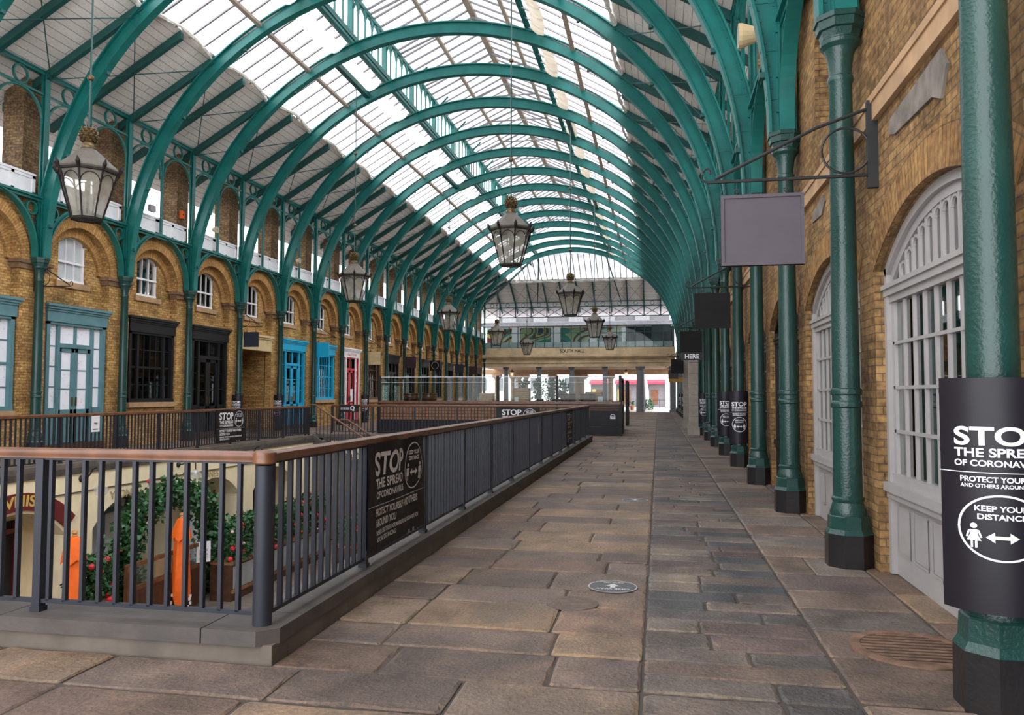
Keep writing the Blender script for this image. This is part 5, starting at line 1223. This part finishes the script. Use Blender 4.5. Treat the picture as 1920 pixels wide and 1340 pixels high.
def shrub(loc, label, w_, h, seed, pot='woodd', cat='shrub'):
    t = thing('potted_shrub', label, cat, loc, group='dark shrubs behind the bar glass'); rnd = random.Random(seed)
    u = B(); u.lathe([(0, .16), (.3, .2), (.3, .17)], seg=12); u.obj('pot', pot, t)
    u = B(); u.tube([(0, 0, .2), (0, 0, h * .6)], .02, 5); u.obj('stem', 'woodd', t)
    P = [(max(-.3, min(.3, rnd.gauss(0, w_ * .3))), max(-.3, min(.3, rnd.gauss(0, w_ * .3))), .35 + (h - .35) * rnd.random() ** .8) for _ in range(420)]; leaves(P, 'foliage', 'leaf', t, .13, seed=seed)
for i, (x, l) in enumerate(((-6.0, 'first dark shrub from the left behind the middle glass'), (-5.35, 'second dark shrub behind the middle glass, over the tall crate'), (-4.75, 'third dark shrub behind the middle glass'), (-4.25, 'fourth dark shrub, just left of the third bar post'))):
    shrub((x, 34.7, 0), l, .42, 2.25, i + 3)
# ================================================================== SOUTH END: PORTICO AND GLASS GALLERY
def south_end():
    xa, xb = XL - .6, XR - .25
    u = B(); u.box(xa, xb, YE + .1, YE + .9, 5.40, 6.06); u.box(xa, xb + .25, YE - .35, YE + .9, 5.18, 5.40); u.box(xa, xb + .18, YE - .22, YE + .9, 5.06, 5.18); u.box(xa, xb, YE + .05, YE + .9, 4.72, 5.06)
    u.box(xa, xb + .1, YE - .1, YE + .9, 4.62, 4.72); u.box(xa, xb, YE, YE + .9, 4.25, 4.62)
    w_ = struct(u.obj('wall_south', 'sandB'), 'stone entablature across the south end carved with the words SOUTH HALL')
    b = B(); b.text('SOUTH HALL', .30, (-8.0, 5.60), lambda p, q: (p, YE + .092, q), 'c', 2.35); b.obj('lettering', 'inkd', w_)
    u = B(); u.box(xa, xb, YE + .9, YE + 12, 4.25, 4.4); struct(u.obj('ceiling_portico', 'sandD'), 'brown ceiling of the portico')
    u = B(); u.box(xa - 4, xb + 1, YE + 8.9, YE + 9.6, 3.75, 4.3); struct(u.obj('beam', 'sandD'), 'brown stone beam at the back of the portico')
    for i, (x, r) in enumerate(((-14.45, .23), (-11.23, .23), (-8.09, .25), (-4.93, .24), (-1.64, .38))):
        t = thing('portico_column', 'grey stone portico column, %s from the left under SOUTH HALL' % ORD[i + 1], 'column', (x, YE + .55, 0), group='grey portico columns'); u = B(); u.lathe([(0, r * 1.08), (1.4, r * 1.05), (3.95, r * .9), (3.97, r * .98), (4.05, r * 1.1)], seg=24); u.obj('shaft', 'stoneG', t, smooth=True)
        u = B(); u.box(-r * 1.15, r * 1.15, -r * 1.15, r * 1.15, 4.05, 4.25); u.obj('abacus', 'stoneG', t)
    t = thing('stone_pier', 'square grey pier at the right end of the portico', 'pier', (1.32, YE + .5, 0)); u = B(); u.box(-.27, .27, -.25, .25, .2, 3.2); u.obj('shaft', 'stoneG', t); u = B(); u.box(-.32, .32, -.3, .3, 0, .2); u.box(-.36, .36, -.3, .3, 3.2, 4.25); u.obj('plinth_and_cap', 'stoneG', t)
    for i, (x, r) in enumerate(((-17.15, .30), (-15.45, .22), (-14.7, .22), (-13.95, .22), (-11.1, .30), (-8.25, .62), (-4.93, .30))):
        t = thing('inner_column', 'brown stone column at the back of the portico, %s from the left' % ORD[i + 1], 'column', (x, YE + 9.2, 0), group='brown columns behind the portico'); u = B(); u.lathe([(0, r), (3.2, r * .86), (3.25, r), (3.45, r * 1.5)], seg=20); u.obj('shaft', 'sandD', t, smooth=True)
        u = B(); u.box(-r * 1.5, r * 1.5, -r * 1.5, r * 1.5, 3.45, 3.75); u.obj('capital', 'sandD', t)
    for i, (x, l) in enumerate(((-14.9, 'leftmost'), (-8.7, 'middle'), (-3.2, 'rightmost'))):
        t = thing('portico_lamp', 'lit glass lamp hanging in the portico, %s of three' % l, 'lamp', (x, YE + 6, 3.5)); u = B(); u.lathe([(0, .12), (.45, .22)], seg=6, cap=False); u.obj('glass_panes', 'lampg', t); u = B(); u.lathe([(.45, .24), (.62, .05), (.75, .02)], seg=6); u.obj('cap', 'lampf', t)
        u = B(); u.lathe([(.12, .05), (.2, .09), (.3, .05)], seg=8); u.obj('bulb', mat('warm_bulb%d' % i, (1, .55, .2), .5, var=0, emit=8), t)
    # glass gallery above
    g = B(); g.box(xa + .4, xb - .2, YE + .30, YE + .32, 6.06, 8.15)
    gal = struct(g.obj('window_60', 'clear'), 'glazed gallery front with coloured panels behind, above the entablature')
    b = B(); n = 21
    for i in range(n + 1): x = xa + .4 + (xb - .6 - xa) * i / n; b.box(x - .03, x + .03, YE + .24, YE + .36, 6.06, 8.15)
    for z in (6.06, 7.45, 8.12): b.box(xa + .4, xb - .2, YE + .25, YE + .35, z, z + .05)
    b.obj('mullions', 'steel2', gal)
    q = B(); q.box(xa + .4, xb - .2, YE + .38, YE + .40, 6.1, 6.62); q.obj('frosted_skirting', 'canopy', gal)
    b = B()
    for x0, x1 in ((-16.6, -14.1), (-13.3, -10.2), (-9.3, -6.5), (-5.8, -3.4)): b.box(x0, x1, YE + 1.6, YE + 1.65, 6.3, 8.1)
    b.obj('colour_panels', 'mural', gal)
    b = B(); b.box(xa, xb, YE + 1.0, YE + 2.6, 6.0, 6.06); b.box(-3.0, xb, YE + 2.2, YE + 2.3, 6.06, 8.2); b.obj('gallery_floor', 'slate', gal)
    b = B(); b.box(-2.8, -1.0, YE + .5, YE + .55, 6.75, 7.7); b.obj('dark_casement', 'dark', gal); b = B(); b.box(-.6, xb - .3, YE + .45, YE + .5, 6.1, 8.15); b.obj('grey_cladding', 'stoneG', gal)
    u = B(); u.prism([(YE - .1, 8.15), (YE - .1, 8.32), (YE + .1, 8.50), (YE + .8, 8.62), (YE + 2.5, 8.70), (YE + 2.5, 8.15)], lambda p, x: (x, p[0], p[1]), xa + .3, xb - .05); struct(u.obj('trim_3', 'canopy'), 'pale rounded canopy over the glazed gallery')
    # iron end truss
    t = thing('end_truss', 'green cross braced iron truss with rings closing the south end', 'truss', (X0, YE, 8.95)); hw = HALF; n = 12
    for z, h in ((0, .07), (.93, .10), (1.42, .06)): u = B(); u.box(-hw, hw, -.05, .05, z, z + h); u.obj('chord', 'steel2', t)
    for i in range(n + 1): u = B(); x = -hw + 2 * hw * i / n; u.box(x - .045, x + .045, -.05, .05, 0, 1.5); u.obj('upright', 'steel2', t)
    for i in range(n):
        a, b2 = -hw + 2 * hw * i / n, -hw + 2 * hw * (i + 1) / n; u = B(); u.tube([(a, 0, .05), (b2, 0, .95)], .03, 5); u.tube([(b2, 0, .05), (a, 0, .95)], .03, 5); u.obj('cross_brace', 'steel2', t)
        r = B(); r.ring(fy, ((a + b2) / 2, 1.22), .155, .195, -.03, .03, a0=0, a1=2 * PI, seg=20); r.obj('truss_ring', 'steel2', t)
south_end()
# stone piers on the right walkway
for i, (y, x0, x1) in enumerate(((31.7, 1.20, 1.56), (38.8, 1.20, 1.52))):
    t = thing('stone_pier', ('nearer' if i == 0 else 'farther') + ' pale stone pier standing before the right columns', 'pier', ((x0 + x1) / 2, y + .2, 0)); w_ = (x1 - x0) / 2
    u = B()
    for k in range(8): u.box(-w_, w_, -w_, w_, .32 + k * .43, .32 + k * .43 + .42)
    u.obj('shaft', 'stoneP', t); u = B(); u.box(-w_ - .05, w_ + .05, -w_ - .05, w_ + .05, 0, .32); u.obj('plinth', 'stoneP', t); u = B(); u.box(-w_ - .06, w_ + .06, -w_ - .06, w_ + .06, 3.76, 4.0); u.obj('cap', 'stoneP', t)
t = thing('pull_up_banner', 'narrow white and pink upright banner between the two stone piers', 'banner', (1.30, 33.2, 0)); u = B(); u.box(-.02, .02, -.3, .3, .05, 3.0); u.obj('sheet', 'paper', t); u = B(); u.box(-.025, .025, -.3, .3, 2.6, 2.75); u.obj('pink_band', 'pinkf', t); u = B(); u.box(-.1, .1, -.35, .35, 0, .06); u.obj('foot', 'bar', t)
# ================================================================== OUTSIDE
def outside():
    Y = 105
    u = B(); u.box(-9.5, 14, Y, Y + 8, 3.75, 11); u.box(-9.5, 14, Y + .3, Y + 8, 0, 3.75)
    t = thing('street_building', 'white stuccoed building with red awnings seen through the portico', 'building', (0, 0, 0)); u.obj('wall', 'facade', t)
    u = B(); u.box(-9.5, 14, Y - .02, Y + .3, 3.62, 3.9); u.box(-9.5, 14, Y - .25, Y + .3, 4.9, 5.1); u.obj('cornice', 'facade', t)
    for x in (-9.4, -6.0, -2.3, 1.3): u = B(); u.box(x - .42, x + .42, Y - .1, Y + .3, 0, 3.65); u.obj('pilaster', 'facade', t)
    for i, (a, b) in enumerate(((-8.9, -6.5), (-5.5, -2.8), (-1.8, .8))):
        u = B(); u.box(a, b, Y + .15, Y + .29, 0, 3.6); f = u.obj('shop_window', 'facadg', t); u = B(); u.box((a + b) / 2 - .45, (a + b) / 2 + .45, Y + .05, Y + .15, .4, 2.3); u.obj('door', 'wood', f); u = B(); u.box(a + .1, a + .55, Y + .06, Y + .15, .8, 2.4); u.obj('gilt_frame', 'ygold', f)
        u = B(); u.prism([(Y - .9, 3.05), (Y - .9, 3.35), (Y + .1, 3.6), (Y + .1, 3.45)], lambda p, x: (x, p[0], p[1]), a - .2, b + .1); u.obj('awning', 'awning', t)
    for x in (-7.6, -4.2, -.4, 2.8):
        u = B(); u.box(x - .5, x + .5, Y - .03, Y + .1, 5.6, 7.4); u.obj('window', 'facadg', t)
    t = thing('street_building', 'pale far building behind the bare tree on the left of the portico', 'building', (0, 0, 0)); u = B(); u.box(-34, -9.8, 120, 128, 0, 6.2); u.obj('wall', 'facade', t); u = B(); u.box(-34, -9.6, 119.8, 128, 6.2, 6.8); u.obj('roof', 'slateroof', t)
    for i in range(8): u = B(); x = -30 + i * 2.7; u.box(x - .5, x + .5, 119.93, 120.05, 2.2, 4.2); u.obj('window', 'facadg', t)
    t = thing('far_roof', 'grey parapet roof with pale blocks seen behind the iron end truss', 'roof', (0, 78, 0)); u = B(); u.box(-17, 1.2, 4, 6, 4.4, 10.45); u.obj('slates', 'slateroof', t)
    for x in (-15.8, -12.4, -8.6, -5.2, -1.6): u = B(); u.box(x - .75, x + .75, 3.8, 4.0, 9.4, 10.4); u.obj('pale_block', 'stoneG', t)
    t = thing('far_roof', 'orange roof box at the right behind the end truss', 'roof', (0, 78, 0)); u = B(); u.box(-1.4, 1.2, 6.02, 6.7, 4.4, 11.2); u.obj('orange_box', 'orange', t)
    rnd = random.Random(4)
    t = thing('bare_tree', 'bare street tree with fine twigs left of the portico', 'tree', (-17.4, 98, 0)); u = B(); tw = B()
    def br(p, d, l, r, k):
        q = p + d * l; (u if k < 3 else tw).tube([tuple(p), tuple(q)], [r, r * .7], 5)
        if k < 5:
            for _ in range(3 if k else 5):
                e = (d + Vector((rnd.uniform(-1, 1), rnd.uniform(-1, 1), rnd.uniform(-.3, .7))) * .75).normalized(); br(q, e, l * rnd.uniform(.6, .8), r * .6, k + 1)
    br(Vector((0, 0, 0)), Vector((0, 0, 1)), 2.4, .16, 0); u.obj('trunk', 'woodd', t); tw.obj('twigs', 'woodd', t)['kind'] = 'stuff'
    t = thing('closed_parasol', 'closed white parasol on the street just right of the big portico column', 'parasol', (-1.35, 86, 0)); u = B(); u.lathe([(.6, .30), (1.4, .34), (2.6, .22), (3.6, .05)], seg=14); u.obj('canopy', 'white', t, smooth=True); u = B(); u.tube([(0, 0, 0), (0, 0, 3.7)], .03, 6); u.obj('pole', 'bar', t)
    t = thing('round_bush', 'small round green bush at the foot of the white parasol', 'bush', (-1.1, 84.5, 0)); P = []
    for _ in range(700): a, z = rnd.uniform(0, 2 * PI), rnd.random(); r = .55 * math.sqrt(1 - (z - .35) ** 2) * rnd.uniform(.75, 1); P.append((r * math.cos(a), r * math.sin(a), z * 1.1))
    leaves(P, 'foliage', 'leaf2', t, .14); u = B(); u.tube([(0, 0, 0), (0, 0, .5)], .05, 5); u.obj('stem', 'woodd', t)
    t = thing('flower_pot', 'terracotta pot of flowers left of the big portico column', 'pot', (-2.75, 83, 0)); u = B(); u.lathe([(0, .18), (.45, .25), (.45, .2)], seg=14); u.obj('pot', 'terra', t); leaves([(rnd.gauss(0, .15), rnd.gauss(0, .15), .5 + rnd.random() * .4) for _ in range(120)], 'foliage', 'leaf', t, .12)
    t = thing('street_railing', 'thin black railing outside at the right of the portico', 'railing', (-.6, 88, 0)); u = B(); u.box(0, 2.2, -.02, .02, 1.0, 1.05); u.obj('top_bar', 'iron', t)
    for i in range(4): u = B(); u.box(i * .7, i * .7 + .04, -.02, .02, 0, 1.0); u.obj('post', 'iron', t)
    # terrace roofs beyond the clerestory
    t = thing('neighbour_terrace', 'pale terrace wall seen through the clerestory on the left', 'wall', (XL - 6, 0, 0)); u = B(); u.box(-.3, 0, 5, 68, 0, 8.3); u.obj('parapet', 'facade', t); u = B()
    for z in (8.6, 8.9, 9.2): u.box(-.1, -.06, 5, 68, z, z + .03)
    u.obj('rails', 'bar', t)
outside()
# ================================================================== THINGS IN THE SUNKEN COURT
def court():
    rnd = random.Random(11); X = -12.2; Rr = (1.32 ** 2 + .62 ** 2) / (2 * .62); zc = -1.35 + .62 - Rr; c = YN(2) + S / 2
    t = thing('arched_sign', 'maroon arched sign with gold lettering over the court arch at the left', 'sign', (X, c, zc)); u = B(); u.ring(lambda x, p, q: (x, p, q), (0, 0), Rr + .06, Rr + .40, .0, .05, a0=PI / 2 - .80, a1=PI / 2 + .80, seg=24); u.obj('board', 'maroon', t)
    fn = lambda p, q: (.055, (Rr + .10 + q) * math.sin(p / (Rr + .2)), (Rr + .10 + q) * math.cos(p / (Rr + .2))); b = B(); b.text('WHISKI', .21, (-.50, .05), fn, 'l', 1.25); b.obj('lettering', 'ygold', t)
    for yy, s_ in ((16.1, 'first'), (19.5, 'second')):
        t = thing('faint_lettering', 'faint raised letters on the cream wall above the %s planted arch' % s_, 'lettering', (X + .005, yy, -.78 + (.08 if s_ == 'second' else 0))); b = B(); b.text('YLONES', .17, (0, 0), lambda p, q: (.006, p, q), 'c', 1.0); b.obj('letters', mat('faint_cream_' + s_, (.46, .36, .21), .7), t)
    for i, y in enumerate((YN(3), YN(4), YN(5))):
        t = thing('globe_lamp', 'swan neck globe lamp on the cream court wall, %s from the left' % ORD[i + 1], 'lamp', (X, y, -.22), group='globe lamps on the court wall')
        u = B(); u.lathe([(0, .075), (.03, .07), (.06, .03)], seg=12); u.v = [(p[2], p[0], p[1]) for p in u.v]; u.obj('rose', 'iron', t)
        u = B(); u.tube([(.03, 0, 0), (.15, 0, .02), (.22, 0, .10), (.28, 0, .20), (.38, 0, .25), (.47, 0, .20), (.50, 0, .08), (.50, 0, -.12)], .016, 8); u.obj('swan_neck', 'iron', t, smooth=True)
        u = B(); u.lathe([(-.36, .03), (-.32, .11), (-.25, .15), (-.18, .13), (-.14, .06), (-.12, .06)], c=(.5, 0, 0), seg=18, cap=False); u.obj('globe', 'globe', t, smooth=True); u = B(); u.lathe([(-.26, .03), (-.2, .04), (-.13, .02)], c=(.5, 0, 0), seg=10); u.obj('bulb', 'white', t)
    def parasol(loc, zt, label, prt):
        t = thing('closed_parasol', label, 'parasol', (loc[0], loc[1], PZ), group='closed orange parasols in the court'); H = zt - PZ; u = B(); K = 20; rows = [(.0, .05), (.03, .10), (.28, .185), (.42, .215), (.43, .185), (.44, .155), (.9, .175), (1.4, .20), (1.75, .20), (2.0, .13), (2.15, .17)]; v = []
        for d, r in rows:
            for k in range(K):
                a = 2 * PI * k / K; q = r * (1 + .12 * math.cos(5 * a + d * 1.5)); v.append((q * math.cos(a), q * math.sin(a), H - .12 - d - (.05 * (1 + math.cos(5 * a)) if .3 < d < .43 else 0)))
        u.add(v, [(j * K + k, j * K + (k + 1) % K, (j + 1) * K + (k + 1) % K, (j + 1) * K + k) for j in range(len(rows) - 1) for k in range(K)] + [tuple(range(K))]); u.obj('canopy', 'orange', t, smooth=True)
        u = B(); u.tube([(0, 0, 0), (0, 0, H - .1)], .025, 8); u.obj('pole', 'woodd', t); u = B(); u.lathe([(-.14, .03), (-.10, .05), (-.08, .03), (-.05, .06), (-.01, .05), (.0, .02)], c=(0, 0, H), seg=12); u.obj('finial', 'wood3', t, smooth=True); u = B(); u.lathe([(0, .3), (.06, .3), (.08, .05)], seg=16); u.obj('foot', 'iron', t)
        if prt:
            b = B()
            for i in range(16): a = rnd.uniform(0, 2 * PI); z = H - 2.15 - rnd.uniform(-.3, .02); b.cb((.215 * math.cos(a), .215 * math.sin(a), z), (.03, .05, .06))
            b.obj('white_print', 'ink', t)
    parasol((-11.05, 13.2), -1.02, 'closed orange parasol, left of two in the court', False); parasol((-11.0, 16.55), -1.18, 'closed orange parasol with white print, under the leafy arch', True)
    # leafy arch
    t = thing('leafy_arch', 'leafy garland arch with red baubles round the court doorway', 'garland arch', (-11.75, 17.25, -2.1)); P = []; r = 1.70; rz = 1.28
    for _ in range(9000):
        s_ = rnd.random()
        if s_ < .55: a = PI * rnd.random(); bp = (r * math.cos(a), rz * math.sin(a))
        else: bp = ((-1 if s_ < .76 else 1) * r * 1.02, -1.5 * rnd.random())
        k = .20 if s_ < .55 else .26
        P.append((rnd.gauss(0, .12), bp[0] + rnd.gauss(0, k), bp[1] + rnd.gauss(0, k * .8)))
    leaves(P[:6300], 'ivy_leaves', 'leaf', t, .13, seed=2); leaves(P[6300:], 'fern_fronds', 'leaf2', t, .12, seed=3); blobs([P[i * 90] for i in range(16)], 'baubles', 'flower', t, .045); blobs([(p[0] + .12, p[1], p[2]) for p in [P[i * 140 + 7] for i in range(14)]], 'blossoms', 'pinkf', t, .04)
    u = B(); u.tube([(0, r * math.cos(PI * i / 16), rz * math.sin(PI * i / 16)) for i in range(17)], .03, 6); u.tube([(0, r, 0), (0, r, -1.5)], .04, 6); u.tube([(0, -r, 0), (0, -r, -1.5)], .04, 6); u.obj('frame', 'woodd', t)
    def bed(x, y0, y1, z0, z1, label, seed, nl, fl_):
        t = thing('planted_bed', label, 'plants', (x, (y0 + y1) / 2, PZ)); L = (y1 - y0) / 2; rn = random.Random(seed)
        u = B(); u.box(-.3, .3, -L, L, 0, .9); u.obj('planter_box', 'woodd', t); u = B(); u.box(.3, .32, -L + .06, L - .06, .3, .86); u.obj('grey_screen', 'mesh', t); u = B(); u.box(-.32, .34, -L, L, .9, .97); u.box(.30, .34, -L, L, .2, .28); u.obj('wood_rail', 'wood2', t)
        P = [(rn.uniform(-.32, .36), rn.uniform(-L, L), z0 - PZ + (z1 - z0) * rn.random() ** .9) for _ in range(nl)]; leaves(P[: nl * 2 // 3], 'ivy_leaves', 'leaf', t, .10, seed=seed); leaves(P[nl * 2 // 3:], 'pale_leaves', 'leaf2', t, .11, seed=seed + 1)
        Q = [(rn.uniform(.2, .40), rn.uniform(-L, L), z0 - PZ + (z1 - z0) * rn.random() ** 1.8) for _ in range(fl_)]; blobs(Q[: fl_ * 2 // 3], 'red_flowers', 'flower', t, .065); blobs(Q[fl_ * 2 // 3: fl_ * 5 // 6], 'orange_flowers', 'orange', t, .05); blobs(Q[fl_ * 5 // 6:], 'pink_flowers', 'pinkf', t, .045)
    bed(-10.85, 18.0, 23.6, -2.65, -1.62, 'long planted bed with red flowers behind the corner post', 21, 7500, 60)
    bed(-11.5, 13.85, 14.6, -2.65, -1.75, 'small planted bed with red flowers beside the orange parasols', 31, 1500, 9)
    bed(-8.6, 20.6, 25.0, -2.6, -1.9, 'farther planted bed with bright flowers seen through the long railing', 41, 3200, 120)
    for i, y in enumerate((19.1, 20.5, 21.9, 23.2)):
        t = thing('planter_light', 'small white globe light on a terracotta pot over the planted bed, %s from the left' % ORD[i + 1], 'light', (-11.0, y, -1.62), group='globe lights over the planted bed'); u = B(); u.lathe([(-.6, .02), (0, .02)], seg=6); u.obj('stake', 'iron', t); u = B(); u.lathe([(0, .07), (.10, .10), (.10, .06)], seg=12); u.obj('pot', 'terra', t); u = B(); u.lathe([(.10, .03), (.15, .07), (.22, .07), (.27, .02)], seg=12); u.obj('globe', 'white', t, smooth=True)
    t = thing('wooden_screen', 'wooden terrace screen with glazed top beside the orange parasol', 'screen', (-11.2, 14.95, PZ)); u = B()
    for y in (0, 1.4, 2.8): u.box(-.05, .05, y - .05, y + .05, 0, 1.52)
    for z in (.95, 1.45): u.box(-.04, .04, 0, 2.8, z, z + .09)
    u.obj('frame', 'wood', t); u = B(); u.box(-.025, .025, .05, 2.75, .05, .95); u.obj('boards', 'woodd', t); u = B(); u.box(-.005, .005, .05, 2.75, 1.04, 1.45); u.obj('glass', 'clear', t)
    t = thing('menu_sheet', 'white menu sheet fixed to the wooden screen under the leafy arch', 'menu', (-11.1, 17.6, -2.55), -.7); u = B(); u.box(0, .02, -.17, .17, 0, .5); u.obj('sheet', 'paper', t); u = B()
    for i in range(8): u.box(.021, .022, -.11, .11, .06 + i * .035, .07 + i * .035)
    u.lathe([(-.001, .04), (.001, .04)], seg=10); u.v = u.v[:-20] + [(.022 + p[2], p[0], .42 + p[1]) for p in u.v[-20:]]; u.obj('print', 'inkd', t)
    t = thing('menu_board', 'tall dark menu board hung on the cream wall behind the planted bed', 'menu', (X + .01, 22.6, -1.75)); u = B(); u.box(0, .04, -.22, .22, 0, 1.0); u.obj('board', 'maroon', t); u = B()
    for i in range(6): u.box(.041, .043, -.15, .15, .1 + i * .14, .16 + i * .14)
    u.obj('print', 'ink', t)
court()
